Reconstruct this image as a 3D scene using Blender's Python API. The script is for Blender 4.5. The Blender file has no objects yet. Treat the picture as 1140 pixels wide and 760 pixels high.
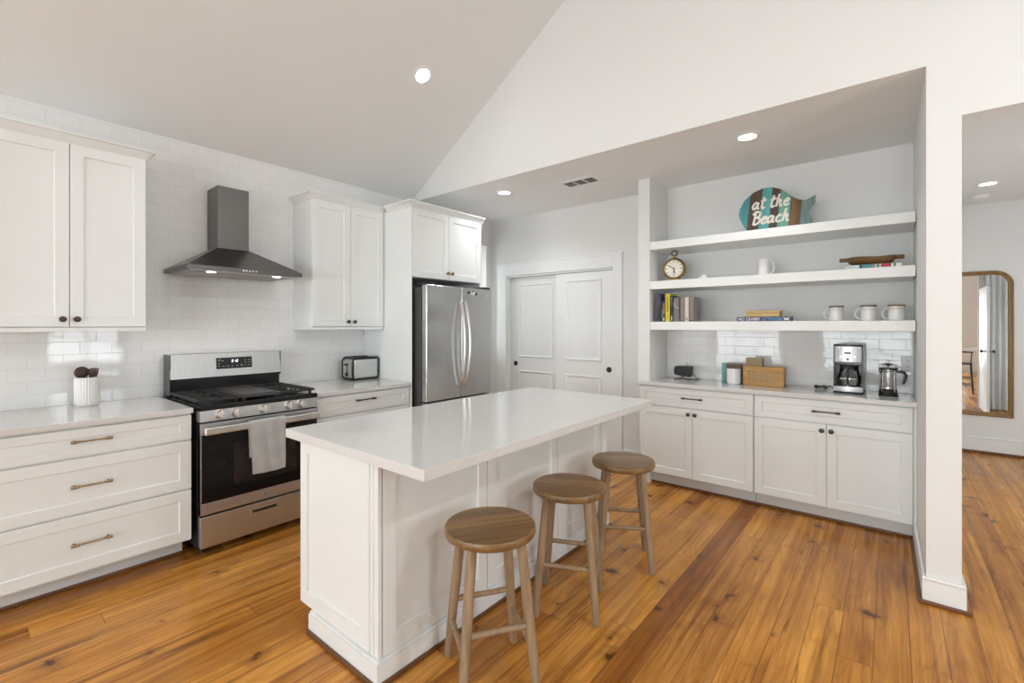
import bpy, bmesh, math, random
from mathutils import Vector, Matrix
PI = math.pi
random.seed(7)
S = bpy.context.scene
COL = S.collection

# ------------------------------------------------------------------ camera
F_PX = 517.0                                   # focal length for a 1140 px wide frame
cam = bpy.data.cameras.new('camera')
cam.sensor_fit = 'HORIZONTAL'; cam.sensor_width = 36.0
cam.lens = F_PX / 1140 * 36
cam.shift_y = -0.0156
cam.clip_start = 0.05; cam.clip_end = 200
co = bpy.data.objects.new('camera', cam); COL.objects.link(co)
co.location = (0, 0, 1.408); co.rotation_euler = (PI / 2, 0, 0.68614)
S.camera = co

# ------------------------------------------------------------------ world, exposure
S.view_settings.view_transform = 'Standard'; S.view_settings.look = 'None'
S.view_settings.gamma = 1.0; S.view_settings.use_curve_mapping = False
S.view_settings.exposure = 0.52
wd = bpy.data.worlds.new('sky'); S.world = wd; wd.use_nodes = True
bg = wd.node_tree.nodes['Background']
bg.inputs['Color'].default_value = (0.925, 0.968, 1.0, 1); bg.inputs['Strength'].default_value = 7.8

def area(name, loc, rot, sx, sy, watts=0.0, portal=False, col=(1, 1, 1)):
    L = bpy.data.lights.new(name, 'AREA'); L.shape = 'RECTANGLE'; L.size = sx; L.size_y = sy
    L.energy = watts; L.color = col
    if portal: L.cycles.is_portal = True
    o = bpy.data.objects.new(name, L); COL.objects.link(o); o.location = loc; o.rotation_euler = rot
    return o
# daylight enters by these windows: a portal in each opening
area('sky_portal', (-3.05, -4.98, 1.20), (PI / 2, 0, 0), 1.7, 2.2, portal=True)
area('sky_portal', (.1, -4.98, 1.28), (PI / 2, 0, 0), 2.9, 2.1, portal=True)
area('sky_portal', (2.96, 1.57, 1.45), (PI / 2, 0, PI / 2), 1.0, 1.5, portal=True)
area('sky_portal', (-4.17, 4.18, 1.70), (PI / 2, 0, -PI / 2), .32, 1.4, portal=True)
area('sky_portal', (3.08, 4.85, 1.12), (PI / 2, 0, PI / 2), 1.5, 1.25, portal=True)

# ------------------------------------------------------------------ materials
class N:
    def __init__(s, name):
        s.m = bpy.data.materials.new(name); s.m.use_nodes = True
        s.t = s.m.node_tree; s.b = s.t.nodes['Principled BSDF']; s.out = s.t.nodes['Material Output']
    def n(s, typ, **k):
        x = s.t.nodes.new(typ)
        for a, v in k.items():
            if a in x.bl_rna.properties.keys(): setattr(x, a, v)
            else: x.inputs[a].default_value = v
        return x
    def l(s, a, b): s.t.links.new(a, b)
    def math(s, op, a, b=None, c=None):
        x = s.t.nodes.new('ShaderNodeMath'); x.operation = op
        for i, v in enumerate((a, b, c)):
            if v is None: continue
            if isinstance(v, (int, float)): x.inputs[i].default_value = v
            else: s.l(v, x.inputs[i])
        return x.outputs[0]
    def mix(s, f, a, b, mode='MIX'):
        x = s.t.nodes.new('ShaderNodeMix'); x.data_type = 'RGBA'; x.blend_type = mode
        for i, v in ((0, f), (6, a), (7, b)):
            if isinstance(v, (int, float)): x.inputs[i].default_value = v
            elif isinstance(v, tuple): x.inputs[i].default_value = (*v, 1) if len(v) == 3 else v
            else: s.l(v, x.inputs[i])
        return x.outputs[2]
    def ramp(s, f, stops, interp='LINEAR'):
        x = s.t.nodes.new('ShaderNodeValToRGB'); x.color_ramp.interpolation = interp
        e = x.color_ramp.elements
        while len(e) < len(stops): e.new(0.5)
        for i, (p, c) in enumerate(stops):
            e[i].position = p; e[i].color = (*c, 1) if isinstance(c, tuple) else (c, c, c, 1)
        s.l(f, x.inputs[0]); return x.outputs[0]
    def bump(s, h, strength=.2, dist=.01):
        x = s.t.nodes.new('ShaderNodeBump'); x.inputs['Strength'].default_value = strength
        x.inputs['Distance'].default_value = dist; s.l(h, x.inputs['Height']); s.l(x.outputs[0], s.b.inputs['Normal'])

def plain(name, col, rough=.5, metal=0.0, var=.03, scale=6.0, spec=None, coat=0.0, bump=0.0, bscale=200):
    a = N(name); tc = a.n('ShaderNodeTexCoord')
    nz = a.n('ShaderNodeTexNoise', Scale=scale, Detail=3.0); a.l(tc.outputs['Object'], nz.inputs['Vector'])
    lo = tuple(max(0, c * (1 - var)) for c in col); hi = tuple(min(1, c * (1 + var)) for c in col)
    a.l(a.ramp(nz.outputs['Fac'], [(.3, lo), (.7, hi)]), a.b.inputs['Base Color'])
    a.b.inputs['Roughness'].default_value = rough; a.b.inputs['Metallic'].default_value = metal
    if spec is not None: a.b.inputs['Specular IOR Level'].default_value = spec
    if coat: a.b.inputs['Coat Weight'].default_value = coat; a.b.inputs['Coat Roughness'].default_value = .1
    if bump:
        n2 = a.n('ShaderNodeTexNoise', Scale=bscale, Detail=2.0); a.l(tc.outputs['Object'], n2.inputs['Vector'])
        a.bump(n2.outputs['Fac'], bump, .002)
    return a.m

def brushed(name, col, rough=.3, stretch=(1, 1, 60)):
    a = N(name); tc = a.n('ShaderNodeTexCoord'); mp = a.n('ShaderNodeMapping'); mp.inputs['Scale'].default_value = stretch
    a.l(tc.outputs['Object'], mp.inputs['Vector'])
    nz = a.n('ShaderNodeTexNoise', Scale=9.0, Detail=4.0); a.l(mp.outputs[0], nz.inputs['Vector'])
    a.l(a.ramp(nz.outputs['Fac'], [(.25, tuple(c * .9 for c in col)), (.75, tuple(min(1, c * 1.08) for c in col))]), a.b.inputs['Base Color'])
    a.b.inputs['Metallic'].default_value = 1.0
    r = a.math('MULTIPLY_ADD', nz.outputs['Fac'], .12, rough - .06); a.l(r, a.b.inputs['Roughness'])
    a.b.inputs['Anisotropic'].default_value = .4
    return a.m

def wood(name, c0, c1, rough=.45, axis='X', scale=1.0, staves=0.0, coat=0.0):
    a = N(name); tc = a.n('ShaderNodeTexCoord'); mp = a.n('ShaderNodeMapping')
    st = {'X': (1.5, 22, 22), 'Y': (22, 1.5, 22), 'Z': (22, 22, 1.5)}[axis]
    mp.inputs['Scale'].default_value = tuple(v * scale for v in st); a.l(tc.outputs['Object'], mp.inputs['Vector'])
    nz = a.n('ShaderNodeTexNoise', Scale=2.0, Detail=6.0, Roughness=.6, Distortion=.6); a.l(mp.outputs[0], nz.inputs['Vector'])
    c = a.ramp(nz.outputs['Fac'], [(.25, c0), (.5, tuple((p + q) / 2 for p, q in zip(c0, c1))), (.75, c1)])
    if staves:
        sp = a.n('ShaderNodeSeparateXYZ'); a.l(tc.outputs['Object'], sp.inputs[0])
        src = sp.outputs['Y'] if axis == 'X' else sp.outputs['X']
        d = a.math('DIVIDE', src, staves); idn = a.math('FLOOR', d)
        wn = a.n('ShaderNodeTexWhiteNoise', noise_dimensions='1D'); a.l(idn, wn.inputs['W'])
        v = a.math('MULTIPLY_ADD', wn.outputs['Value'], .75, .65)
        cc = a.n('ShaderNodeCombineColor');
        for i in range(3): a.l(v, cc.inputs[i])
        c = a.mix(1.0, c, cc.outputs[0], 'MULTIPLY')
    a.l(c, a.b.inputs['Base Color']); a.b.inputs['Roughness'].default_value = rough
    if coat: a.b.inputs['Coat Weight'].default_value = coat; a.b.inputs['Coat Roughness'].default_value = .15
    a.bump(nz.outputs['Fac'], .08, .002)
    return a.m

def emit(name, col, strength):
    a = N(name); a.b.inputs['Base Color'].default_value = (*col, 1)
    a.b.inputs['Emission Color'].default_value = (*col, 1); a.b.inputs['Emission Strength'].default_value = strength
    return a.m

def glass(name, tint=(1, 1, 1), rough=.02, refl=1.0):
    a = N(name); tr = a.n('ShaderNodeBsdfTransparent'); tr.inputs[0].default_value = (*tint, 1)
    gl = a.n('ShaderNodeBsdfGlossy'); gl.inputs['Roughness'].default_value = rough
    lw = a.n('ShaderNodeLayerWeight'); lw.inputs['Blend'].default_value = .5
    fr = a.math('MULTIPLY_ADD', a.math('POWER', lw.outputs['Facing'], 4.0), .55, .035)
    mx = a.n('ShaderNodeMixShader'); a.l(a.math('MULTIPLY', fr, refl), mx.inputs[0])
    a.l(tr.outputs[0], mx.inputs[1]); a.l(gl.outputs[0], mx.inputs[2]); a.l(mx.outputs[0], a.out.inputs[0])
    return a.m

def tile_mat(name, plane):
    a = N(name); tc = a.n('ShaderNodeTexCoord'); sp = a.n('ShaderNodeSeparateXYZ'); a.l(tc.outputs['Object'], sp.inputs[0])
    cb = a.n('ShaderNodeCombineXYZ')
    a.l(sp.outputs['Y' if plane == 'YZ' else 'X'], cb.inputs[0])
    a.l(a.math('SUBTRACT', sp.outputs['Z'], .914), cb.inputs[1])
    br = a.n('ShaderNodeTexBrick', offset=.5, offset_frequency=2)
    for k, v in (('Scale', 1.0), ('Mortar Size', .0016), ('Mortar Smooth', .25), ('Brick Width', .1545), ('Row Height', .0785), ('Bias', 0.0)):
        br.inputs[k].default_value = v
    br.inputs['Color1'].default_value = (.82, .825, .82, 1); br.inputs['Color2'].default_value = (.85, .855, .85, 1)
    br.inputs['Mortar'].default_value = (.70, .695, .68, 1)
    a.l(cb.outputs[0], br.inputs['Vector']); a.l(br.outputs['Color'], a.b.inputs['Base Color'])
    a.l(a.math('MULTIPLY_ADD', br.outputs['Fac'], .5, .045), a.b.inputs['Roughness'])
    # every tile sits at a slightly different angle and is a little wavy
    nz = a.n('ShaderNodeTexNoise', Scale=9.0, Detail=1.0); a.l(tc.outputs['Object'], nz.inputs['Vector'])
    h = a.math('ADD', a.math('MULTIPLY', br.outputs['Fac'], -1.0), a.math('MULTIPLY', nz.outputs['Fac'], .7))
    a.bump(h, .35, .0022)
    return a.m

def floor_mat():
    a = N('pine_planks'); tc = a.n('ShaderNodeTexCoord'); sp = a.n('ShaderNodeSeparateXYZ'); a.l(tc.outputs['Object'], sp.inputs[0])
    X, Y = a.math('SUBTRACT', sp.outputs['X'], .06), sp.outputs['Y']
    W = .1225
    xd = a.math('DIVIDE', X, W); pid = a.math('FLOOR', xd); fx = a.math('FRACT', xd)
    w1 = a.n('ShaderNodeTexWhiteNoise', noise_dimensions='1D'); a.l(pid, w1.inputs['W'])
    yd = a.math('DIVIDE', a.math('MULTIPLY_ADD', w1.outputs['Value'], 9.0, Y), 3.1); bid = a.math('FLOOR', yd); fy = a.math('FRACT', yd)
    cv = a.n('ShaderNodeCombineXYZ'); a.l(pid, cv.inputs[0]); a.l(bid, cv.inputs[1])
    w2 = a.n('ShaderNodeTexWhiteNoise', noise_dimensions='2D'); a.l(cv.outputs[0], w2.inputs['Vector'])
    R = w2.outputs['Value']
    # grain, shifted from board to board
    gv = a.n('ShaderNodeCombineXYZ'); a.l(a.math('MULTIPLY', X, 26.0), gv.inputs[0])
    a.l(a.math('MULTIPLY_ADD', R, 40.0, a.math('MULTIPLY', Y, .7)), gv.inputs[1]); a.l(a.math('MULTIPLY', R, 30.0), gv.inputs[2])
    g1 = a.n('ShaderNodeTexNoise', Scale=1.0, Detail=7.0, Roughness=.62, Distortion=.5); a.l(gv.outputs[0], g1.inputs['Vector'])
    # wide cathedral figure
    fv = a.n('ShaderNodeCombineXYZ'); a.l(a.math('MULTIPLY', X, 7.0), fv.inputs[0])
    a.l(a.math('MULTIPLY_ADD', R, 17.0, a.math('MULTIPLY', Y, 1.1)), fv.inputs[1]); a.l(R, fv.inputs[2])
    g2 = a.n('ShaderNodeTexNoise', Scale=1.0, Detail=2.0, Distortion=.8); a.l(fv.outputs[0], g2.inputs['Vector'])
    rings = a.math('FRACT', a.math('MULTIPLY', g2.outputs['Fac'], 9.0))
    rings = a.math('ABSOLUTE', a.math('SUBTRACT', rings, .5))
    col = a.ramp(g1.outputs['Fac'], [(.27, (.22, .070, .009)), (.43, (.45, .180, .030)), (.56, (.58, .255, .048)), (.78, (.66, .325, .074))])
    rr = a.ramp(rings, [(0.0, .80), (.22, 1.0), (.5, 1.06)])
    col = a.mix(.8, col, rr, 'MULTIPLY')
    tone = a.ramp(R, [(0.0, (.52, .42, .36)), (.08, (.74, .66, .60)), (.3, (.96, .94, .90)), (.7, (1.08, 1.08, 1.02)), (1.0, (1.22, 1.27, 1.20))])
    col = a.mix(1.0, col, tone, 'MULTIPLY')
    odd = a.math('COMPARE', pid, -8.0, .5)          # one board of dark heartwood
    col = a.mix(a.math('MULTIPLY', odd, .65), col, a.mix(1.0, col, (.60, .46, .36), 'MULTIPLY'))
    # broad stain patches
    bv = a.n('ShaderNodeTexNoise', Scale=1.7, Detail=3.0); a.l(tc.outputs['Object'], bv.inputs['Vector'])
    col = a.mix(1.0, col, a.ramp(bv.outputs['Fac'], [(.3, (.80, .74, .68)), (.55, (1.0, 1.0, 1.0)), (.75, (1.1, 1.1, 1.08))]), 'MULTIPLY')
    # knots
    kv = a.n('ShaderNodeCombineXYZ'); a.l(a.math('MULTIPLY', X, 3.4), kv.inputs[0]); a.l(a.math('MULTIPLY_ADD', R, 7.0, a.math('MULTIPLY', Y, 3.6)), kv.inputs[1])
    nd = a.n('ShaderNodeTexNoise', Scale=4.5, Detail=3.0); a.l(kv.outputs[0], nd.inputs['Vector'])
    kadd = a.n('ShaderNodeVectorMath', operation='MULTIPLY_ADD'); a.l(nd.outputs['Color'], kadd.inputs[0]); kadd.inputs[1].default_value = (.55, .40, 0); a.l(kv.outputs[0], kadd.inputs[2])
    vo = a.n('ShaderNodeTexVoronoi', Scale=1.0, voronoi_dimensions='2D'); a.l(kadd.outputs[0], vo.inputs['Vector'])
    vs = a.n('ShaderNodeSeparateColor'); a.l(vo.outputs['Color'], vs.inputs[0])
    on = a.math('GREATER_THAN', vs.outputs[0], .54)
    size = a.math('MULTIPLY_ADD', vs.outputs[1], .085, .03)
    q = a.math('DIVIDE', vo.outputs['Distance'], size)
    core = a.math('MULTIPLY', on, a.ramp(q, [(.55, 1.0), (1.0, 0.0)]))
    halo = a.math('MULTIPLY', on, a.ramp(a.math('MULTIPLY', q, .33), [(.2, 1.0), (1.0, 0.0)]))
    col = a.mix(a.math('MULTIPLY', halo, .6), col, (.20, .068, .012))
    col = a.mix(a.math('MULTIPLY', core, .85), col, (.070, .022, .006))
    # long dark pitch streaks
    sv = a.n('ShaderNodeCombineXYZ'); a.l(a.math('MULTIPLY', X, 20.0), sv.inputs[0]); a.l(a.math('MULTIPLY_ADD', R, 60.0, a.math('MULTIPLY', Y, 1.2)), sv.inputs[1])
    sn = a.n('ShaderNodeTexNoise', Scale=.7, Detail=4.0, Distortion=1.3); a.l(sv.outputs[0], sn.inputs['Vector'])
    col = a.mix(a.ramp(sn.outputs['Fac'], [(.575, 0.0), (.72, .80)]), col, (.16, .053, .009))
    # seams
    ex = a.math('MULTIPLY', a.math('MINIMUM', fx, a.math('SUBTRACT', 1.0, fx)), W)
    ey = a.math('MULTIPLY', a.math('MINIMUM', fy, a.math('SUBTRACT', 1.0, fy)), 3.1)
    e = a.math('MINIMUM', ex, ey)
    seam = a.ramp(a.math('MULTIPLY', e, 100.0), [(.07, 1.0), (.22, 0.0)])
    col = a.mix(a.math('MULTIPLY', seam, .72), col, (.06, .022, .007))
    a.l(col, a.b.inputs['Base Color'])
    a.l(a.math('MULTIPLY_ADD', g1.outputs['Fac'], .12, .20), a.b.inputs['Roughness'])
    a.b.inputs['Specular IOR Level'].default_value = .34
    h = a.math('SUBTRACT', a.math('MULTIPLY', bv.outputs['Fac'], 1.0), seam)
    a.bump(h, .10, .003)
    return a.m

WALL = plain('wall_paint', (.794, .798, .786), .7, var=.008, scale=2)
CEIL = plain('ceiling_paint', (.800, .801, .790), .75, var=.008, scale=2)
CEIL_LIT = plain('ceiling_paint_lightened', (.885, .885, .878), .75, var=.008, scale=2)  # ceiling paint lightened for the low ceiling, in place of missing light
TRIM = plain('trim_paint', (.845, .860, .852), .35, var=.008)
CAB = plain('cabinet_paint', (.830, .850, .842), .32, var=.008)
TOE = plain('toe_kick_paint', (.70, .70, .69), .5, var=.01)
QUARTZ = plain('quartz', (.70, .692, .678), .075, var=.02, scale=30, spec=.5)
STEEL = brushed('brushed_steel', (.60, .575, .55), .30)
STEELH = brushed('horizontal_brushed_steel', (.56, .565, .57), .42, (40, 1, 1))
FRSTEEL = brushed('fridge_steel', (.555, .56, .562), .20, (60, 60, 1))
HOODS = brushed('dark_hood_steel', (.165, .157, .150), .30, (40, 40, 1))
HOODF = plain('hood_filter', (.42, .40, .385), .35, 1.0, .1, 60)
CHROME = plain('chrome', (.78, .77, .75), .12, 1.0, .02)
HANDLE_ST = plain('satin_handle_steel', (.80, .78, .75), .3, 1.0, .02)
BLACK = plain('black_enamel', (.012, .012, .013), .18, var=.1)
BLACKM = plain('matte_black', (.016, .016, .017), .5, var=.1)
IRON = plain('cast_iron', (.02, .02, .02), .55, var=.2, bump=.2)
BGLASS = plain('oven_glass', (.008, .007, .007), .06, var=.2, spec=.3)
OVENWIN = plain('oven_window', (.022, .015, .013), .08, var=.4, scale=12, spec=.35)
BRASS = plain('antique_brass', (.26, .19, .105), .32, 1.0, .15, 40)
BRONZE = plain('dark_bronze', (.10, .082, .065), .3, 1.0, .15, 40)
PLASTICW = plain('white_plastic', (.82, .82, .80), .35, var=.01)
CERAMIC = plain('white_ceramic', (.82, .80, .775), .2, var=.015)
ENAMELW = plain('cream_mug_glaze', (.74, .73, .70), .25, var=.03)
LID = wood('mug_lid_wood', (.13, .075, .028), (.25, .15, .06), .5)
SEATW = wood('stool_seat_wood', (.165, .080, .026), (.42, .240, .085), .38, 'X', 1.0, .075, coat=.15)
LEGW = wood('stool_leg_wood', (.20, .128, .068), (.40, .275, .165), .5, 'Z')
DARKWOOD = wood('utensil_wood', (.035, .014, .010), (.075, .030, .020), .45, 'Z')
SHOE = wood('shoe_moulding_wood', (.10, .038, .012), (.21, .085, .028), .45, 'X')
SHOEY = wood('shoe_moulding_wood_side', (.10, .038, .012), (.21, .085, .028), .45, 'Y')
BOWLW = wood('dough_bowl_wood', (.085, .042, .010), (.20, .105, .030), .6, 'X')
RATTAN = wood('basket_wood', (.38, .19, .045), (.62, .36, .11), .5, 'X')
CANE = wood('cane_weave', (.55, .34, .13), (.72, .48, .22), .5, 'X')
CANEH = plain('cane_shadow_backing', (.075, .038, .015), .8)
TAN = plain('tan_card', (.36, .275, .165), .7, var=.05)
TANY = plain('honey_box', (.58, .40, .17), .5, var=.05)
TEAL = plain('turquoise_paint', (.12, .36, .345), .5, var=.15, scale=25)
GOLD = plain('aged_gold', (.34, .235, .10), .28, 1.0, .2, 25)
GOLDW = wood('gilt_mirror_wood', (.19, .105, .040), (.36, .22, .09), .4, 'Z')
DIAL = plain('cream_dial', (.83, .79, .68), .4, var=.03)
GLASS = glass('clear_glass')
PANE = glass('window_glass', (.97, .98, .98), 0.0)
PANEF = glass('dimming_window_glass', (.60, .605, .605), 0.05)  # grey tint added to cut the daylight through the pane
MIRROR = plain('mirror_silver', (.88, .88, .87), .015, 1.0, 0.0)
TOWEL = plain('towel_cotton', (.86, .855, .84), .95, var=.06, scale=14, bump=.8, bscale=260)
CURTAIN = plain('white_linen', (.87, .865, .85), .9, var=.03, bump=.3)
TILE_L = tile_mat('subway_tile_left', 'YZ')
TILE_B = tile_mat('subway_tile_niche', 'XZ')
FLOOR = floor_mat()
LAMP = emit('lamp_glow', (1.0, .98, .95), 5.0)
HLAMP = emit('hood_lamp_glow', (1.0, .96, .9), 4.0)
DIGIT = emit('display_digits', (.75, .88, 1.0), 1.6)
LEGEND = plain('panel_legend', (.55, .55, .55), .5)
DARKVENT = plain('vent_shadow', (.045, .042, .04), .7)
VENTG = plain('vent_damper', (.42, .41, .40), .6)
PAGES = plain('paper', (.74, .70, .62), .8, var=.04, scale=80)
def solid(name, c, r=.5): return plain(name, c, r, var=.06, scale=20)

# ------------------------------------------------------------------ mesh builder
class MB:
    def __init__(s): s.bm = bmesh.new(); s.mi = 0
    def _n(s, faces):
        for f in faces: f.material_index = s.mi
    def box(s, x0, x1, y0, y1, z0, z1, bev=0.0, seg=2, M=None):
        bm = s.bm; v = [bm.verts.new((x, y, z)) for z in (z0, z1) for y in (y0, y1) for x in (x0, x1)]
        F = [bm.faces.new([v[i] for i in q]) for q in ((0, 2, 3, 1), (4, 5, 7, 6), (0, 1, 5, 4), (2, 6, 7, 3), (0, 4, 6, 2), (1, 3, 7, 5))]
        s._n(F)
        if M is not None:
            for q in v: q.co = M @ q.co
        if bev:
            E = list({e for f in F for e in f.edges})
            bmesh.ops.bevel(bm, geom=E, offset=bev, segments=seg, profile=.5, affect='EDGES', clamp_overlap=True)
        return s
    def prism(s, poly, a0, a1, axis='Y', bev=0.0):
        """poly in the plane across `axis`, extruded a0..a1. axis Y: (x,z); X: (y,z); Z: (x,y)"""
        bm = s.bm
        def P(p, a): return {'Y': (p[0], a, p[1]), 'X': (a, p[0], p[1]), 'Z': (p[0], p[1], a)}[axis]
        A = [bm.verts.new(P(p, a0)) for p in poly]; B = [bm.verts.new(P(p, a1)) for p in poly]
        n = len(poly); F = [bm.faces.new(A), bm.faces.new(B[::-1])]
        for i in range(n): F.append(bm.faces.new((A[i], B[i], B[(i + 1) % n], A[(i + 1) % n])))
        bmesh.ops.recalc_face_normals(bm, faces=F); s._n(F)
        if bev:
            E = list(F[0].edges) + list(F[1].edges)
            bmesh.ops.bevel(bm, geom=E, offset=bev, segments=2, profile=.5, affect='EDGES', clamp_overlap=True)
        return s
    def cyl(s, p0, p1, r0, r1=None, seg=20, caps=True):
        return s.lathe([(r0, 0), (r1 if r1 is not None else r0, (Vector(p1) - Vector(p0)).length)], p0, Vector(p1) - Vector(p0), seg, caps)
    def lathe(s, prof, org=(0, 0, 0), axis=(0, 0, 1), seg=24, caps=True, flute=0.0):
        bm = s.bm; q = Vector((0, 0, 1)).rotation_difference(Vector(axis).normalized()); org = Vector(org)
        rings = []
        for r, h in prof:
            if r < 1e-6: rings.append([bm.verts.new(org + q @ Vector((0, 0, h)))]); continue
            rings.append([bm.verts.new(org + q @ Vector(((r - (flute if k % 2 else 0)) * math.cos(2 * PI * k / seg), (r - (flute if k % 2 else 0)) * math.sin(2 * PI * k / seg), h))) for k in range(seg)])
        F = []
        for a, b in zip(rings, rings[1:]):
            for k in range(seg):
                k2 = (k + 1) % seg
                if len(a) == 1 and len(b) == 1: continue
                if len(a) == 1: F.append(bm.faces.new((a[0], b[k2], b[k])))
                elif len(b) == 1: F.append(bm.faces.new((a[k], a[k2], b[0])))
                else: F.append(bm.faces.new((a[k], a[k2], b[k2], b[k])))
        if caps:
            if len(rings[0]) > 1: F.append(bm.faces.new(rings[0][::-1]))
            if len(rings[-1]) > 1: F.append(bm.faces.new(rings[-1]))
        bmesh.ops.recalc_face_normals(bm, faces=F); s._n(F); return s
    def tube(s, pts, r, seg=10, flat=None, closed=False):
        """sweep a round (or flattened: flat=(normal, ratio)) section along pts; r a number or list"""
        bm = s.bm; P = [Vector(p) for p in pts]; n = len(P); R = r if isinstance(r, (list, tuple)) else [r] * n
        rings = []; up = None
        for i in range(n):
            if closed: t = P[(i + 1) % n] - P[i - 1]
            else: t = P[min(i + 1, n - 1)] - P[max(i - 1, 0)]
            t.normalize()
            if flat: w = Vector(flat[0]).normalized(); u = t.cross(w).normalized()
            else:
                if up is None: up = Vector((0, 0, 1)) if abs(t.z) < .9 else Vector((1, 0, 0))
                u = t.cross(up).normalized(); w = u.cross(t).normalized(); up = w
            k = flat[1] if flat else 1.0
            rings.append([bm.verts.new(P[i] + u * R[i] * math.cos(2 * PI * j / seg) + w * R[i] * k * math.sin(2 * PI * j / seg)) for j in range(seg)])
        F = []
        prs = list(zip(rings, rings[1:])) + ([(rings[-1], rings[0])] if closed else [])
        for a, b in prs:
            for j in range(seg): F.append(bm.faces.new((a[j], a[(j + 1) % seg], b[(j + 1) % seg], b[j])))
        if not closed: F.append(bm.faces.new(rings[0][::-1])); F.append(bm.faces.new(rings[-1]))
        bmesh.ops.recalc_face_normals(bm, faces=F); s._n(F); return s
    def sphere(s, c, r, sc=(1, 1, 1), seg=20):
        c = Vector(c); F0 = set(s.bm.faces)
        g = bmesh.ops.create_uvsphere(s.bm, u_segments=seg, v_segments=seg // 2 + 2, radius=1.0)
        for v in g['verts']: v.co = c + Vector((v.co.x * r * sc[0], v.co.y * r * sc[1], v.co.z * r * sc[2]))
        s._n([f for f in s.bm.faces if f not in F0]); return s
    def shaker(s, x0, x1, z0, z1, yf, t=.020, rail=.060, rec=.008, chm=.004, stile=None):
        """shaker panel facing -Y with a recessed field"""
        bm = s.bm; st = rail if stile is None else stile
        e = .0018
        def ring(a, b, c, d, y): return [bm.verts.new(p) for p in ((a, y, c), (b, y, c), (b, y, d), (a, y, d))]
        R = [ring(x0, x1, z0, z1, yf + t), ring(x0, x1, z0, z1, yf + e), ring(x0 + e, x1 - e, z0 + e, z1 - e, yf),
             ring(x0 + st, x1 - st, z0 + rail, z1 - rail, yf), ring(x0 + st + chm, x1 - st - chm, z0 + rail + chm, z1 - rail - chm, yf + rec)]
        F = [bm.faces.new(R[0])]
        for a, b in zip(R, R[1:]):
            for k in range(4): F.append(bm.faces.new((a[k], a[(k + 1) % 4], b[(k + 1) % 4], b[k])))
        F.append(bm.faces.new(R[-1][::-1]))
        bmesh.ops.recalc_face_normals(bm, faces=F); s._n(F); return s
    def build(s, name, mats, parent=None, loc=None, rotz=0.0, smooth=35):
        me = bpy.data.meshes.new(name); s.bm.normal_update(); s.bm.to_mesh(me); s.bm.free()
        for m in (mats if isinstance(mats, (list, tuple)) else [mats]): me.materials.append(m)
        if smooth:
            me.polygons.foreach_set('use_smooth', [True] * len(me.polygons)); me.set_sharp_from_angle(angle=math.radians(smooth))
        o = bpy.data.objects.new(name, me); COL.objects.link(o)
        if smooth:
            w = o.modifiers.new('weighted_normals', 'WEIGHTED_NORMAL'); w.keep_sharp = True; w.weight = 100; w.mode = 'FACE_AREA'
        if parent: o.parent = parent
        if loc: o.location = loc
        if rotz: o.rotation_euler = (0, 0, rotz)
        return o

def tag(o, label, cat, group=None, kind=None):
    o['label'] = label; o['category'] = cat
    if group: o['group'] = group
    if kind: o['kind'] = kind
    return o
def thing(name, label, cat, loc=(0, 0, 0), rotz=0.0, group=None):
    o = bpy.data.objects.new(name, None); COL.objects.link(o); o.empty_display_size = .1
    o.location = loc; o.rotation_euler = (0, 0, rotz); return tag(o, label, cat, group)
def struct(name, mb, mats, label=None, smooth=0, **k):
    o = mb.build(name, mats, smooth=smooth, **k); o['kind'] = 'structure'
    if label: o['label'] = label
    return o
def copy_tree(root, loc, rotz, label):
    r = root.copy(); COL.objects.link(r); r.location = loc; r.rotation_euler = (0, 0, rotz); r['label'] = label
    for ch in list(root.children):
        c = ch.copy(); COL.objects.link(c); c.parent = r
        for g in list(ch.children):
            d = g.copy(); COL.objects.link(d); d.parent = c
    return r
def text_mesh(txt, size, mat, name, parent, loc, extrude=.001, rot=(PI / 2, 0, 0), bold=0.0, align='CENTER', sx=1.0):
    cu = bpy.data.curves.new(name, 'FONT'); cu.body = txt; cu.size = size; cu.extrude = extrude; cu.align_x = align; cu.align_y = 'CENTER'; cu.offset = bold
    t = bpy.data.objects.new(name, cu); COL.objects.link(t)
    dg = bpy.context.evaluated_depsgraph_get(); me = bpy.data.meshes.new_from_object(t.evaluated_get(dg))
    bpy.data.objects.remove(t); bpy.data.curves.remove(cu)
    me.materials.clear(); me.materials.append(mat)
    o = bpy.data.objects.new(name, me); COL.objects.link(o); o.parent = parent; o.location = loc; o.rotation_euler = rot; o.scale = (sx, 1, 1)
    return o
def arc(cx, cz, r, a0, a1, n): return [(cx + r * math.cos(math.radians(a0 + (a1 - a0) * i / n)), cz + r * math.sin(math.radians(a0 + (a1 - a0) * i / n))) for i in range(n + 1)]

# ------------------------------------------------------------------ the room
WX = -3.98           # left wall face
YB = 4.44            # pantry / niche back wall face
ZC = 2.73            # low ceiling
YG = 3.17            # gable wall face
SL = .67             # roof slope
XR, YR = 2.90, -4.90 # right and rear wall faces
RIDGE = (WX + XR) / 2
def zs(x): return 2.735 + SL * (min(x, 2 * RIDGE - x) - WX)

struct('floor', MB().box(-4.2, 3.2, -5.1, 7.5, -.08, 0), FLOOR)
# left wall with the window hole beyond the fridge
WY0, WY1, WZ0, WZ1 = 4.02, 4.345, 1.0, 2.41
m = MB()
m.box(WX - .20, WX, YR - .12, WY0, 0, 2.80); m.box(WX - .20, WX, WY1, YB + .12, 0, 2.80)
m.box(WX - .20, WX, WY0, WY1, 0, WZ0); m.box(WX - .20, WX, WY0, WY1, WZ1, 2.80)
struct('wall_left', m, WALL)
struct('wall_left_tile', MB().box(WX, WX + .008, YR, 2.585, .90, 2.742), TILE_L)
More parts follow.
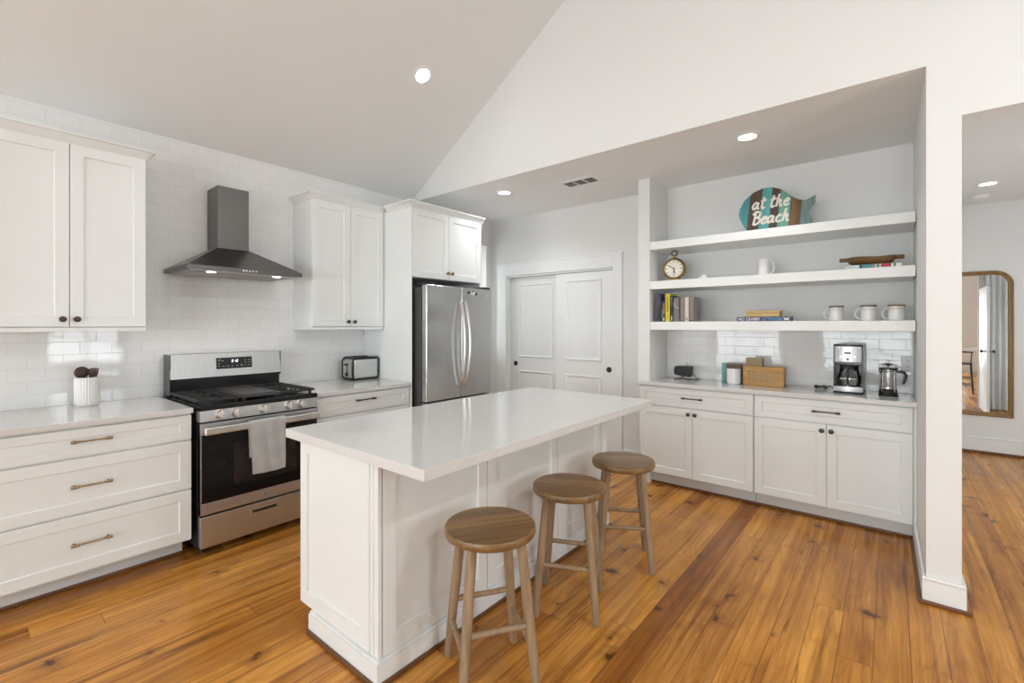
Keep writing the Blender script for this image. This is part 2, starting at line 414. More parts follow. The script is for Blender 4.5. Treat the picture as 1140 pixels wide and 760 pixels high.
# gable wall over the low ceiling, the pier between niche and opening, header over the opening
OX0, OX1, OZ = .265, 1.14, 2.443
m = MB()
m.prism([(WX, ZC), (XR, ZC), (XR, zs(XR) + .02), (RIDGE, zs(RIDGE) + .02), (WX, zs(WX) + .02)], YG, YG + .13)
m.prism([(.134, YG), (OX0, YG), (OX0, YG + .13), (.26, YG + .13), (.26, YB + .12), (.118, YB + .12), (.118, YB)], 0, ZC, 'Z')
m.box(OX0, OX1, YG, YG + .13, OZ, ZC); m.box(OX1, XR, YG, YG + .13, 0, ZC)
struct('wall_back', m, WALL)
# pantry wall, with the closet recess behind the sliding doors
PX0, PX1, PZ = -3.72, -2.26, 2.02
m = MB()
m.box(WX, PX0, YB, YB + .12, 0, ZC); m.box(PX1, -1.79, YB, YB + .12, 0, ZC); m.box(PX0, PX1, YB, YB + .12, PZ, ZC)
m.box(PX0 - .05, PX1 + .05, YB + .42, YB + .5, 0, ZC); m.box(PX0 - .08, PX0 - .05, YB + .12, YB + .5, 0, ZC); m.box(PX1 + .05, PX1 + .08, YB + .12, YB + .5, 0, ZC)
struct('wall_pantry', m, WALL)
struct('wall_niche', MB().box(-1.79, .118, YB, YB + .12, 0, ZC), WALL)
struct('wall_niche_side', MB().box(-1.79, -1.682, 4.0, YB, 0, ZC), WALL)
struct('wall_niche_tile', MB().box(-1.682, .118, YB - .008, YB, .914, 1.38), TILE_B)
struct('ceiling_low', MB().box(WX - .1, .26, YG + .13, YB + .5, ZC, ZC + .1).box(WX - .02, .134, YG + .002, YG + .13, ZC - .0005, ZC + .0), CEIL_LIT)
for nm, xa, xb in (('ceiling_slope_left', WX - .1, RIDGE), ('ceiling_slope_right', XR + .1, RIDGE)):
    za, zb = zs(xa), zs(xb)
    struct(nm, MB().prism([(xa, za), (xb, zb), (xb, zb + .12), (xa, za + .12)], YR - .12, YG + .13), CEIL)
# rear wall with two glazed openings, the wide one added for light, right wall with one
RW = [(-3.88, -2.22, .10, 2.30), (-1.35, 1.55, .24, 2.28)]
m = MB(); y0, y1 = YR - .12, YR
m.prism([(WX - .1, 2.30), (XR + .1, 2.30), (XR + .1, zs(XR + .1) + .05), (RIDGE, zs(RIDGE) + .05), (WX - .1, zs(WX - .1) + .05)], y0, y1)
m.box(-1.35, 1.55, y0, y1, 0, .24); m.box(-1.35, 1.55, y0, y1, 2.28, 2.30); m.box(-3.88, -2.22, y0, y1, 0, .10)
for a, b in ((WX - .1, -3.88), (-2.22, -1.35), (1.55, XR + .1)): m.box(a, b, y0, y1, 0, 2.30)
struct('wall_rear', m, WALL)
m = MB(); a, b = 1.08, 2.06
m.box(XR, XR + .12, YR, a, 0, 2.80); m.box(XR, XR + .12, b, YG + .13, 0, 2.80); m.box(XR, XR + .12, a, b, 0, .72); m.box(XR, XR + .12, a, b, 2.2, 2.80)
struct('wall_right', m, WALL)
# the room beyond the opening
m = MB(); m.box(.14, 3.12, 7.25, 7.37, 0, 2.75); struct('wall_far', m, WALL)
struct('wall_far_left', MB().box(.14, .26, YB + .12, 7.25, 0, 2.75), WALL)
m = MB(); m.box(3.0, 3.12, YG + .13, 4.1, 0, 2.75); m.box(3.0, 3.12, 5.6, 7.25, 0, 2.75); m.box(3.0, 3.12, 4.1, 5.6, 0, .5); m.box(3.0, 3.12, 4.1, 5.6, 1.75, 2.75)
struct('wall_far_right', m, WALL)
struct('ceiling_far', MB().box(.14, 3.12, YG + .13, 7.37, 2.75, 2.85), CEIL)

def window(name, axis, face, out, a0, a1, z0, z1, nx, nz, label=None, pane=PANE):
    """window frame + muntins + pane. axis 'X': lies in a wall of constant y; 'Y': constant x"""
    d0, d1 = sorted((face, face + out * .09)); mid = (d0 + d1) / 2
    def bx(mb, p0, p1, q0, q1, e0, e1, bev=.003):
        if axis == 'X': mb.box(p0, p1, e0, e1, q0, q1, bev)
        else: mb.box(e0, e1, p0, p1, q0, q1, bev)
    fr = MB(); w = .05
    bx(fr, a0, a0 + w, z0, z1, d0, d1); bx(fr, a1 - w, a1, z0, z1, d0, d1); bx(fr, a0 + w, a1 - w, z0, z0 + w, d0, d1); bx(fr, a0 + w, a1 - w, z1 - w, z1, d0, d1)
    root = struct(name, fr, TRIM, smooth=35)
    mu = MB()
    for i in range(1, nx): c = a0 + (a1 - a0) * i / nx; bx(mu, c - .014, c + .014, z0 + w, z1 - w, mid - .015, mid + .015, 0)
    for i in range(1, nz): c = z0 + (z1 - z0) * i / nz; bx(mu, a0 + w, a1 - w, c - .014, c + .014, mid - .015, mid + .015, 0)
    mu.build('muntin_grid', TRIM, root, smooth=0)
    p = MB(); bx(p, a0 + w, a1 - w, z0 + w, z1 - w, mid - .003, mid + .003, 0); p.build('pane', pane, root, smooth=0)
    return root
window('window_1', 'Y', WX - .13, -1, WY0, WY1, WZ0, WZ1, 1, 2, pane=PANEF)
m = MB()   # casing of the window by the fridge
c0 = WX; c1 = WX + .02
m.box(c0, c1, WY0 - .07, WY0, WZ0, WZ1 + .04, .003); m.box(c0, c1 + .03, WY0 - .07, WY1, WZ0 - .05, WZ0, .004)
struct('trim_1', m, TRIM, smooth=35)
window('window_2', 'X', YR - .01, -1, RW[0][0], RW[0][1], RW[0][2], RW[0][3], 3, 4)
window('added_window_3', 'X', YR - .01, -1, RW[1][0], RW[1][1], RW[1][2], RW[1][3], 5, 4)  # unseen window, added and sized to light the niche and gable wall
window('window_4', 'Y', XR + .01, 1, 1.08, 2.06, .72, 2.2, 2, 3)
window('added_window_5', 'Y', 3.01, 1, 4.1, 5.6, .5, 1.75, 3, 2)  # unseen window added to light the far room

# baseboards with a wooden shoe strip at the floor
def baseboard(name, segs, h=.135):
    m = MB()
    for poly in segs: m.prism(poly, .0, h - .02, 'Z'); m.prism(poly, h - .02, h, 'Z', .006)
    return struct(name, m, TRIM, smooth=35)
bt = .016
baseboard('baseboard_pier', [[(.134 - bt, YG - bt), (OX0 + bt, YG - bt), (OX0 + bt, YG + .13 + bt), (OX0, YG + .13), (OX0, YG), (.134, YG), (.122, 4.04), (.122 - bt, 4.04)]])
baseboard('baseboard_far', [[(.27, 7.25), (2.99, 7.25), (2.99, 7.25 - bt), (.27, 7.25 - bt)]], .18)
baseboard('baseboard_pantry', [[(PX1 + .11, YB), (-1.79, YB), (-1.79, YB - bt), (PX1 + .11, YB - bt)], [(-1.79, YB - bt), (-1.79, 4.01), (-1.79 - bt, 4.01), (-1.79 - bt, YB - bt)]])
baseboard('baseboard_left', [[(WX, 3.52), (WX, YB), (WX + bt, YB), (WX + bt, 3.52)]])
m = MB()
m.prism([(.118 - .017, YG - .033), (OX0 + .033, YG - .033), (OX0 + .033, YG - bt), (.134 - bt, YG - bt)], 0, .018, 'Z', .004)
m.prism([(.101, YG - .033), (.118, YG - bt), (.106, 4.04), (.090, 4.04)], 0, .018, 'Z', .004)
struct('trim_2', m, SHOE, smooth=35)
struct('trim_3', MB().prism([(.27, 7.234), (2.99, 7.234), (2.99, 7.218), (.27, 7.218)], 0, .03, 'Z', .004), SHOE, smooth=35)

# pantry door casing and two sliding doors
m = MB()
m.box(-3.865, PX0, YB - .02, YB, 0, 2.16, .003); m.box(PX1, -2.155, YB - .02, YB, 0, 2.16, .003); m.box(PX0, PX1, YB - .02, YB, PZ, 2.16, .003)
m.box(-3.875, -2.145, YB - .026, YB, 2.15, 2.172, .003)
m.box(PX0 - .002, PX0 + .010, YB - .002, YB + .118, 0, PZ - .002); m.box(PX1 - .010, PX1 + .002, YB - .002, YB + .118, 0, PZ - .002); m.box(PX0 + .010, PX1 - .010, YB - .002, YB + .118, PZ - .020, PZ - .002)
struct('trim_4', m, TRIM, smooth=35)
def slide_door(name, x0, x1, y, kx):
    m = MB(); m.box(x0, x1, y, y + .032, .01, PZ - .024, .002)
    o = struct(name, m, TRIM, smooth=35)
    for z0, z1 in ((.16, .86), (1.02, 1.915)):
        p = MB(); r = .012
        bm = p.bm; a, b, = x0 + .13, x1 - .13
        def ring(i, yy): return [bm.verts.new(q) for q in ((a + i, yy, z0 + i), (b - i, yy, z0 + i), (b - i, yy, z1 - i), (a + i, yy, z1 - i))]
        R = [ring(0, y), ring(.006, y - .012), ring(.016, y - .012), ring(.026, y - .001), ring(.034, y - .001), ring(.06, y - .009)]
        F = []
        for u, v in zip(R, R[1:]):
            for k in range(4): F.append(bm.faces.new((u[k], u[(k + 1) % 4], v[(k + 1) % 4], v[k])))
        F.append(bm.faces.new(R[-1])); F.append(bm.faces.new(R[0]))
        bmesh.ops.recalc_face_normals(bm, faces=F)
        p.build('raised_panel', TRIM, o, smooth=30)
    MB().lathe([(.0, .001), (.022, .001), (.024, .004), (.030, .004), (.030, 0)], (kx, y, .94), (0, -1, 0), 24).build('finger_pull', BLACKM, o)['label'] = 'round black finger pull'
    return o
slide_door('door_1', -3.706, -2.93, YB + .056, -3.62)
slide_door('door_2', -3.00, -2.274, YB + .016, -2.320)

# ------------------------------------------------------------------ cabinet helpers (local frame: fronts face -Y)
def pull(parent, x, z, yf, L=.16, mat=BRASS):
    m = MB(); y = yf - .030
    m.cyl((x - L / 2, y, z), (x + L / 2, y, z), .0048, seg=12)
    for sgn in (-1, 1):
        xe = x + sgn * L / 2
        m.cyl((xe - sgn * .022, y, z), (xe + sgn * .002, y, z), .0078, seg=14)
        m.cyl((xe - sgn * .030, y, z), (xe - sgn * .026, y, z), .0070, seg=14)
        m.cyl((xe - sgn * .012, y, z), (xe - sgn * .012, yf + .001, z), .0058, seg=12)
    o = m.build('handle', mat, parent); o['label'] = 'antique metal bar handle'; return o
def knob(parent, x, z, yf, mat=BRONZE):
    o = MB().lathe([(.0095, -.001), (.0085, .004), (.0055, .008), (.0055, .016), (.014, .019), (.0165, .024), (.0155, .028), (.010, .031), (0, .032)], (x, yf, z), (0, -1, 0), 24).build('knob', mat, parent)
    o['label'] = 'round dark bronze knob'; return o
def crown(x0, x1, yf, yb, z0, z1, out=.045, right=1):
    """crown moulding along the front with returns; tilts outwards"""
    m = MB(); bm = m.bm
    prof = [(0.0, z0), (.006, z0), (.010, z0 + .010), (out * .75, z1 - .014), (out, z1 - .010), (out, z1), (0.0, z1)]
    def loop(o, z): return [(x0 - o, yb, z), (x0 - o, yf - o, z), (x1 + o * right, yf - o, z), (x1 + o * right, yb, z)]
    L = [[bm.verts.new(p) for p in loop(o, z)] for o, z in prof]
    F = []
    for a, b in zip(L, L[1:]):
        for k in range(3): F.append(bm.faces.new((a[k], a[k + 1], b[k + 1], b[k])))
    F.append(bm.faces.new(L[-1])); F.append(bm.faces.new(L[0][::-1]))
    bmesh.ops.recalc_face_normals(bm, faces=F)
    return m
R90 = PI / 2     # units on the left wall: local (x, y) -> world (-y, x); local x = world y, local -y = world +x
TW = WX + .008   # tiled face

def upper(name, label, y0, y1, mid, front, z0, z1, kz, crown_z, left_open=True, rail=True, xb=TW, side=None):
    c = thing(name, label, 'cabinet', (xb, 0, 0), R90)
    d = xb - front        # negative depth: local front y
    cz = z0 + (.025 if rail else 0)
    m = MB(); m.box(y0, y1, d + .020, -.001, cz, z1, .0015)
    if rail: m.box(y0, y1, d + .006, -.001, z0, cz, .003)
    m.build('body', CAB, c)
    for a, b, kx in ((y0 + .002, mid - .0015, mid - .030), (mid + .0015, y1 - .002, mid + .030)):
        o = MB().shaker(a, b, cz + .004, z1 - .012, d, rail=.058).build('door', CAB, c); knob(o, kx, kz, d)
    crown(y0, y1, d + .016, -.001, z1 - .012, crown_z, right=0 if y0 > 1 else 1).build('crown_moulding', CAB, c)
    return c
upper('wall_cabinet', 'white two-door wall cabinet left of the range hood, above the utensil crock', .105, .800, .4495, -3.62, 1.372, 2.455, 1.444, 2.502)
u2 = upper('wall_cabinet', 'white two-door wall cabinet between the range hood and the fridge, above the toaster', 1.893, 2.578, 2.240, -3.65, 1.372, 2.455, 1.441, 2.500)
# cabinet over the fridge with the tall side panels
c = thing('fridge_cabinet', 'white two-door cabinet above the steel fridge with tall side panel', 'cabinet', (TW, 0, 0), R90)
d = TW - (-3.25)
MB().box(2.590, 3.470, d + .02, -.001, 1.835, 2.455, .0015).build('body', CAB, c)
MB().box(2.585, 2.590, d, -.001, 0, 2.455, .002).build('side_panel', CAB, c)
MB().box(3.470, 3.492, d + .02, -.001, 0, 2.455, .002).build('side_panel', CAB, c)
for a, b, kx in ((2.594, 3.0265, 3.002), (3.0295, 3.468, 3.056)):
    o = MB().shaker(a, b, 1.838, 2.448, d, rail=.058).build('door', CAB, c); knob(o, kx, 1.897, d, BRASS)
crown(2.585, 3.492, d + .004, -.376, 2.448, 2.500, right=0).build('crown_moulding', CAB, c)

def toe(c, x0, x1, yk, yb, shoe=SHOE):
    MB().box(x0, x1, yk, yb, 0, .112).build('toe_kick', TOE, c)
    MB().box(x0, x1, yk - .014, yk, 0, .02, .005).build('shoe_moulding', shoe, c)['label'] = 'stained wooden shoe strip'
# drawers left of the range
c = thing('drawer_cabinet', 'white base cabinet with three wide drawers left of the range', 'cabinet', (TW, 0, 0), R90)
d = TW + 3.27
MB().box(.036, .944, d + .02, -.001, .112, .882, .001).build('body', CAB, c)
for z0, z1, kz in ((.726, .870, .808), (.431, .716, .577), (.124, .421, .278)):
    o = MB().shaker(.038, .942, z0, z1, d, rail=.046 if z1 - z0 < .2 else .058, stile=.058).build('drawer', CAB, c); pull(o, .490, kz, d)
toe(c, .036, .930, TW + 3.40, -.001)
# base cabinet right of the range
c = thing('drawer_cabinet', 'white base cabinet between the range and the fridge, below the toaster', 'cabinet', (TW, 0, 0), R90)
MB().box(1.728, 2.578, d + .02, -.001, .112, .882, .001).build('body', CAB, c)
o = MB().shaker(1.732, 2.572, .726, .870, d, rail=.046, stile=.058).build('drawer', CAB, c); pull(o, 2.131, .820, d, .17, BRONZE)
for a, b, kx in ((1.732, 2.1505, 2.122), (2.1535, 2.572, 2.182)):
    o = MB().shaker(a, b, .124, .716, d, rail=.058).build('door', CAB, c); knob(o, kx, .66, d)
toe(c, 1.728, 2.578, TW + 3.40, -.001)
# worktops on the left wall
for y0, y1, lb in ((.03, .946, 'pale grey quartz worktop left of the range, under the utensil crock'), (1.724, 2.582, 'pale grey quartz worktop between range and fridge, under the toaster')):
    tag(MB().box(TW, -3.245, y0, y1, .884, .914, .003).build('worktop', QUARTZ), lb, 'worktop')

# ------------------------------------------------------------------ niche: base cabinets, worktop, floating shelves
YF = 3.965
for x0, x1, mid, hx, lb in ((-1.762, -.832, -1.297, -1.294, 'white base cabinet with drawer over two doors, left one under the niche shelves'),
                            (-.828, .106, -.361, -.364, 'white base cabinet with drawer over two doors, right one beside the pier')):
    c = thing('base_cabinet', lb, 'cabinet', ((x0 + x1) / 2, YB, 0))
    X = (x0 + x1) / 2; bx0 = max(x0, -1.680)
    m = MB(); m.box(bx0 - X, x1 - X, 4.0 - YB, -.001, .112, .882); m.box(x0 - X, x1 - X, YF + .02 - YB, 3.999 - YB, .112, .882)
    if x1 > 0: m.box(x1 - X + .001, .1225 - X, YF + .004 - YB, 4.03 - YB, 0, .882)
    m.build('body', CAB, c)
    o = MB().shaker(x0 - X + .002, x1 - X - .002, .712, .872, YF - YB, rail=.046, stile=.055).build('drawer', CAB, c); pull(o, hx - X, .794, YF - YB, .165, BRONZE)
    for a, b, kx in ((x0 + .002, mid - .0015, mid - .028), (mid + .0015, x1 - .002, mid + .028)):
        o = MB().shaker(a - X, b - X, .118, .702, YF - YB, rail=.058).build('door', CAB, c); knob(o, kx - X, .661, YF - YB)
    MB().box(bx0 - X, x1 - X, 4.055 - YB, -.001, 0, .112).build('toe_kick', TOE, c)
    MB().box(bx0 - X, x1 - X, 4.041 - YB, 4.055 - YB, 0, .02, .005).build('shoe_moulding', SHOE, c)['label'] = 'stained wooden shoe strip'
m = MB(); m.prism([(-1.785, 3.935), (.1235, 3.935), (.1175, YB - .008), (-1.682, YB - .008), (-1.682, 3.998), (-1.785, 3.998)], .884, .914, 'Z', .003)
tag(m.build('worktop', QUARTZ), 'pale grey quartz worktop in the niche, under the coffee maker', 'worktop')
SH = [(2.084, 2.155, 'top floating shelf in the niche, carrying the fish sign'), (1.730, 1.803, 'middle floating shelf in the niche, carrying the round clock and wooden bowl'), (1.369, 1.442, 'lowest floating shelf in the niche, carrying books and three lidded mugs')]
for z0, z1, lb in SH:
    tag(MB().prism([(-1.681, 4.004), (.1175, 4.004), (.1155, YB), (-1.681, YB)], z0, z1, 'Z', .003).build('floating_shelf', TRIM), 'white ' + lb, 'shelf', 'floating shelves in the niche')

# ------------------------------------------------------------------ island
c = thing('kitchen_island', 'white panelled kitchen island in the middle of the floor', 'island', (-1.86, 1.9, 0))
ox, oy = 1.86, -1.9
IX0, IX1, IY0, IY1 = -2.18, -1.555, 1.072, 2.945
MB().box(IX0 + ox + .02, IX1 + ox - .02, IY0 + oy + .02, IY1 + oy - .02, .10, .872).build('body', CAB, c)
MB().box(IX0 + ox + .10, IX1 + ox - .02, IY0 + oy + .02, IY1 + oy - .02, 0, .10).build('plinth', CAB, c)
m = MB(); m.shaker(IX0 + ox, IX1 + ox - .062, .100, .872, IY0 + oy, rail=.062, stile=.062, rec=.010)
m.box(IX1 + ox - .056, IX1 + ox - .032, IY0 + oy, IY0 + oy + .02, .10, .872, .003); m.box(IX1 + ox - .062, IX1 + ox - .056, IY0 + oy + .006, IY0 + oy + .02, .10, .872)
m.box(IX1 + ox - .028, IX1 + ox, IY0 + oy - .0, IY0 + oy + .02, .10, .872, .003); m.box(IX1 + ox - .032, IX1 + ox - .028, IY0 + oy + .006, IY0 + oy + .02, .10, .872)
m.build('end_panel', CAB, c)
m = MB(); m.shaker(-(IX1 + ox), -(IX0 + ox), .100, .872, -(IY1 + oy), rail=.062)
for v in m.bm.verts: v.co.x *= -1; v.co.y *= -1
m.build('end_panel', CAB, c)
# seating side: three shaker panels and an end post; built facing -Y then turned to face +X
cuts = [IY0 + .022, 1.709, 2.333, 2.868]
rot = Matrix.Rotation(PI / 2, 4, 'Z')
for a, b in zip(cuts, cuts[1:]):
    m = MB(); m.shaker(a + oy + .002, b + oy - .002, .10, .872, -(IX1 + ox), rail=.075, stile=.062, rec=.008)
    bmesh.ops.transform(m.bm, matrix=rot, verts=m.bm.verts); m.build('back_panel', CAB, c)
MB().box(IX1 + ox - .02, IX1 + ox + .004, 2.872 + oy, IY1 + oy, .10, .872, .003).build('corner_post', CAB, c)
# range side: three doors
ys = [IY0 + .02, 1.69, 2.31, IY1 - .02]
for a, b in zip(ys, ys[1:]):
    m = MB(); m.shaker(-(b + oy) + .002, -(a + oy) - .002, .104, .868, IX0 + ox - .0, rail=.058)
    bmesh.ops.transform(m.bm, matrix=Matrix.Rotation(-PI / 2, 4, 'Z'), verts=m.bm.verts)
    o = m.build('door', CAB, c)
# moulded base around three sides
m = MB()
bx0, bx1, by0, by1 = -2.075 + ox, IX1 + .014 + ox, IY0 - .014 + oy, IY1 + .014 + oy
m.box(bx0, bx1, by0, by0 + .03, 0, .086, .001); m.box(bx1 - .03, bx1, by0 + .03, by1 - .03, 0, .086); m.box(bx0, bx1, by1 - .03, by1, 0, .086)
m.box(bx0 + .004, bx1 - .004, by0 + .004, by0 + .03, .086, .099, .003); m.box(bx1 - .03, bx1 - .004, by0 + .03, by1 - .03, .086, .099, .003); m.box(bx0 + .004, bx1 - .004, by1 - .03, by1 - .004, .086, .099, .003)
m.build('base_moulding', CAB, c)
m = MB(); t = .014
m.box(bx0 - .0, bx1 + t, by0 - t, by0, 0, .018, .004); m.box(bx1, bx1 + t, by0, by1, 0, .018, .004); m.box(bx0, bx1 + t, by1, by1 + t, 0, .018, .004)
m.build('shoe_moulding', SHOE, c)['label'] = 'stained wooden shoe strip'
m = MB(); m.box(IX0 + ox - .008, IX0 + ox, 1.22 + oy, 1.29 + oy, .60, .715, .002); m.build('outlet_plate', PLASTICW, c)
tag(MB().box(-2.252, -1.236, 1.035, 2.987, .873, .914, .0035).build('island_worktop', QUARTZ), 'large pale quartz slab on top of the white island', 'worktop')

# ------------------------------------------------------------------ range (local frame: front faces -Y, x along the wall)
RC = 1.343; RFX = -3.225; RL = .372
r = thing('gas_range', 'stainless steel gas range with black cooktop against the tiled wall', 'range', (TW, RC, 0), R90)
fd = TW - RFX                # local y of front face (negative)
b0 = -.015                   # local y of the back
MB().box(-RL + .004, RL - .004, fd + .05, b0, .045, .885, .002).build('body', BLACKM, r)
for sx in (-1, 1):
    for yy in (fd + .10, b0 - .06): MB().cyl((sx * .33, yy, 0), (sx * .33, yy, .05), .018, .014).build('foot', BLACKM, r)
# drawer
m = MB(); m.box(-RL + .006, RL - .006, fd + .002, fd + .05, .052, .245, .008); dr = m.build('warming_drawer', STEELH, r)
m = MB(); m.box(-.072, .078, fd + .0008, fd + .004, .186, .206, .001); m.build('recessed_pull', BLACKM, dr)
m = MB(); m.box(-.076, .082, fd - .003, fd + .004, .180, .187, .002); m.box(-.076, .082, fd - .002, fd + .004, .205, .209, .001); m.box(-.076, -.072, fd - .002, fd + .004, .187, .205); m.box(.078, .082, fd - .002, fd + .004, .187, .205); m.build('pull_lip', CHROME, dr)
# oven door: steel lower strip, black glass, window, handle
dz0, dz1 = .256, .812
do = MB().box(-RL + .004, RL - .004, fd + .004, fd + .05, dz0, dz1, .004).build('oven_door', BLACK, r)
MB().box(-RL + .004, RL - .004, fd, fd + .012, dz0, .326, .003).build('door_strip', STEELH, do)['label'] = 'brushed steel strip along the bottom of the oven door'
MB().box(-RL + .006, RL - .006, fd - .0015, fd + .010, .327, .742, .002).build('door_glass', BGLASS, do)
MB().box(-.185, .215, fd - .0025, fd + .001, .40, .665, .001).build('oven_window', OVENWIN, do)
m = MB(); m.box(-RL + .004, RL - .004, fd - .004, fd + .02, .742, .812, .003); m.build('door_header', STEELH, do)
for sx in (-1, 1):
    m = MB(); m.box(sx * (RL - .004), sx * (RL - .010), fd - .002, fd + .03, .262, .742) if sx > 0 else m.box(-(RL - .004), -(RL - .010), fd - .002, fd + .03, .262, .742); m.build('door_edge', STEEL, do)
m = MB(); m.box(-RL + .012, RL - .012, fd - .062, fd - .044, .748, .792, .007, 3)
for sx in (-1, 1): m.box(sx * .335 - .014, sx * .335 + .014, fd - .05, fd + .002, .756, .784, .004)
m.build('handle', HANDLE_ST, do)
em = MB().lathe([(.0, .003), (.0155, .003), (.017, .001), (.017, 0)], (.004, fd, .292), (0, -1, 0), 28).build('round_badge', plain('badge_grey', (.30, .29, .28), .35, 1.0), do)
sc = MB(); pts = []
for a in range(0, 360, 20): pts.append((.004 + .0125 * math.cos(math.radians(a)), fd - .0035, .292 + .0125 * math.sin(math.radians(a))))
sc.tube(pts, .0012, 6, closed=True)
sc.tube([(-.004, fd - .0035, .294), (-.001, fd - .0035, .299), (.003, fd - .0035, .297), (.001, fd - .0035, .291), (-.003, fd - .0035, .288), (.001, fd - .0035, .286), (.005, fd - .0035, .290), (.0045, fd - .0035, .298), (.009, fd - .0035, .297), (.0115, fd - .0035, .291)], .0011, 6)
sc.build('monogram', CHROME, em)
# control panel, slightly raked, with five knobs
m = MB(); m.prism([(fd + .000, .822), (fd + .005, .888), (fd + .07, .888), (fd + .07, .822)], -RL + .003, RL - .003, 'X', .002); m.build('control_panel', STEELH, r)
for kx in (-.256, -.169, .0, .165, .251):
    k = MB().lathe([(.027, 0), (.0285, .006), (.0275, .012), (.0265, .032), (.024, .036), (0, .037)], (kx, fd + .004, .857), (0, -1, .07), 28).build('burner_knob', HANDLE_ST, r)
    MB().lathe([(.0315, -.002), (.0325, .002), (.029, .004)], (kx, fd + .0035, .857), (0, -1, .07), 28).build('bezel', STEEL, k)
    MB().box(kx - .0045, kx + .0045, fd - .041, fd - .030, .833, .881, .002).build('grip', HANDLE_ST, k)
# cooktop
m = MB(); m.box(-RL + .001, RL - .001, fd + .012, b0 - .07, .895, .918, .006); m.box(-RL + .003, RL - .003, fd - .001, fd + .03, .889, .921, .006); m.build('cooktop', BLACK, r)
def grate(x0, x1, bars):
    m = MB(); y0, y1 = fd + .045, b0 - .125; zt = .952; w = .006
    for xx in (x0, x1): m.box(xx - w, xx + w, y0, y1, zt - .016, zt, .002)
    for yy in (y0, y1, (y0 + y1) / 2): m.box(x0, x1, yy - w, yy + w, zt - .016, zt, .002)
    n = 9
    for i in range(1, n):
        yy = y0 + (y1 - y0) * i / n
        if bars: m.box(x0, x0 + (x1 - x0) * .36, yy - .0045, yy + .0045, zt - .012, zt, .0015); m.box(x1 - (x1 - x0) * .36, x1, yy - .0045, yy + .0045, zt - .012, zt, .0015)
    for xx in (x0 + .02, x1 - .02):
        for yy in (y0 + .02, y1 - .02): m.box(xx - .008, xx + .008, yy - .008, yy + .008, .915, zt - .01, .002)
    if bars:
        xm = (x0 + x1) / 2
        for yy in ((y0 * .75 + y1 * .25), (y0 * .25 + y1 * .75)):
            m.box(xm - w, xm + w, yy - .11, yy - .035, zt - .014, zt, .002); m.box(xm - w, xm + w, yy + .035, yy + .11, zt - .014, zt, .002)
    return m
grate(-.365, -.128, True).build('burner_grate', IRON, r); grate(.128, .365, True).build('burner_grate', IRON, r)
m = grate(-.12, .12, False); y0, y1 = fd + .06, b0 - .14; m.box(-.105, .105, y0 + .01, y1, .944, .957, .005); m.build('griddle', plain('griddle_iron', (.055, .05, .048), .35, var=.2), r)
for bx in (-.247, .247):
    for by in (fd + .17, b0 - .25): MB().lathe([(.05, .0), (.05, .008), (.036, .010), (.036, .020), (.033, .024), (0, .025)], (bx, by, .917), (0, 0, 1), 28).build('burner', IRON, r)
# backguard
bgx = TW + 3.80
m = MB(); m.box(-RL + .004, RL - .004, bgx + .03, b0, .90, 1.05, .003); m.build('backguard_panel', BLACK, r)
m = MB(); m.prism([(bgx + .004, 1.037), (bgx + .022, 1.203), (b0, 1.203), (b0, 1.037)], -RL + .002, RL - .002, 'X', .004); bgp = m.build('backguard', STEELH, r)
MB().box(-RL, -RL + .006, bgx + .012, b0, .90, 1.205, .002).build('backguard_end', BLACK, bgp); MB().box(RL - .006, RL, bgx + .012, b0, 1.02, 1.205, .002).build('backguard_end', BLACK, bgp)
def bgy(z): return bgx + .004 + (z - 1.037) / .166 * .018
ang = math.atan2(.018, .166); TM = Matrix.Translation((.032, bgy(1.130), 1.130)) @ Matrix.Rotation(-ang, 4, 'X')
dp = MB().box(-.122, .122, -.003, .004, -.041, .041, .002, M=TM).build('display_panel', BLACK, bgp)
def glyphs(mat, name, items):
    m = MB()
    for (gx, gz, w, h) in items: m.box(gx - w / 2, gx + w / 2, -.0042, -.0025, gz - h / 2, gz + h / 2, M=TM)
    return m.build(name, mat, dp, smooth=0)
# clock digits 2:12 in seven-segment bars, small key legends around
def seg7(x, z, on, w=.009, h=.018):
    S7 = {'a': (0, h / 2, w, .0022), 'g': (0, 0, w, .0022), 'd': (0, -h / 2, w, .0022), 'b': (w / 2, h / 4, .0022, h / 2), 'c': (w / 2, -h / 4, .0022, h / 2), 'e': (-w / 2, -h / 4, .0022, h / 2), 'f': (-w / 2, h / 4, .0022, h / 2)}
    return [(x + S7[k][0], z + S7[k][1], S7[k][2], S7[k][3]) for k in on]
glyphs(DIGIT, 'clock_digits', seg7(-.014, .014, 'abged') + [(-.0055, .018, .002, .002), (-.0055, .010, .002, .002)] + seg7(.003, .014, 'bc') + seg7(.018, .014, 'abged'))
glyphs(LEGEND, 'key_legends', [(x, -.022, .014, .0028) for x in (-.105, -.075, -.045, -.015, .018, .048)] + [(x, z, .012, .0026) for x in (.075, .102) for z in (.018, .0, -.020)] + [(x, .018, .013, .0026) for x in (-.105, -.08)] + [(-.105, -.002, .012, .0026), (.045, -.014, .009, .002), (-.10, .028, .02, .002)])

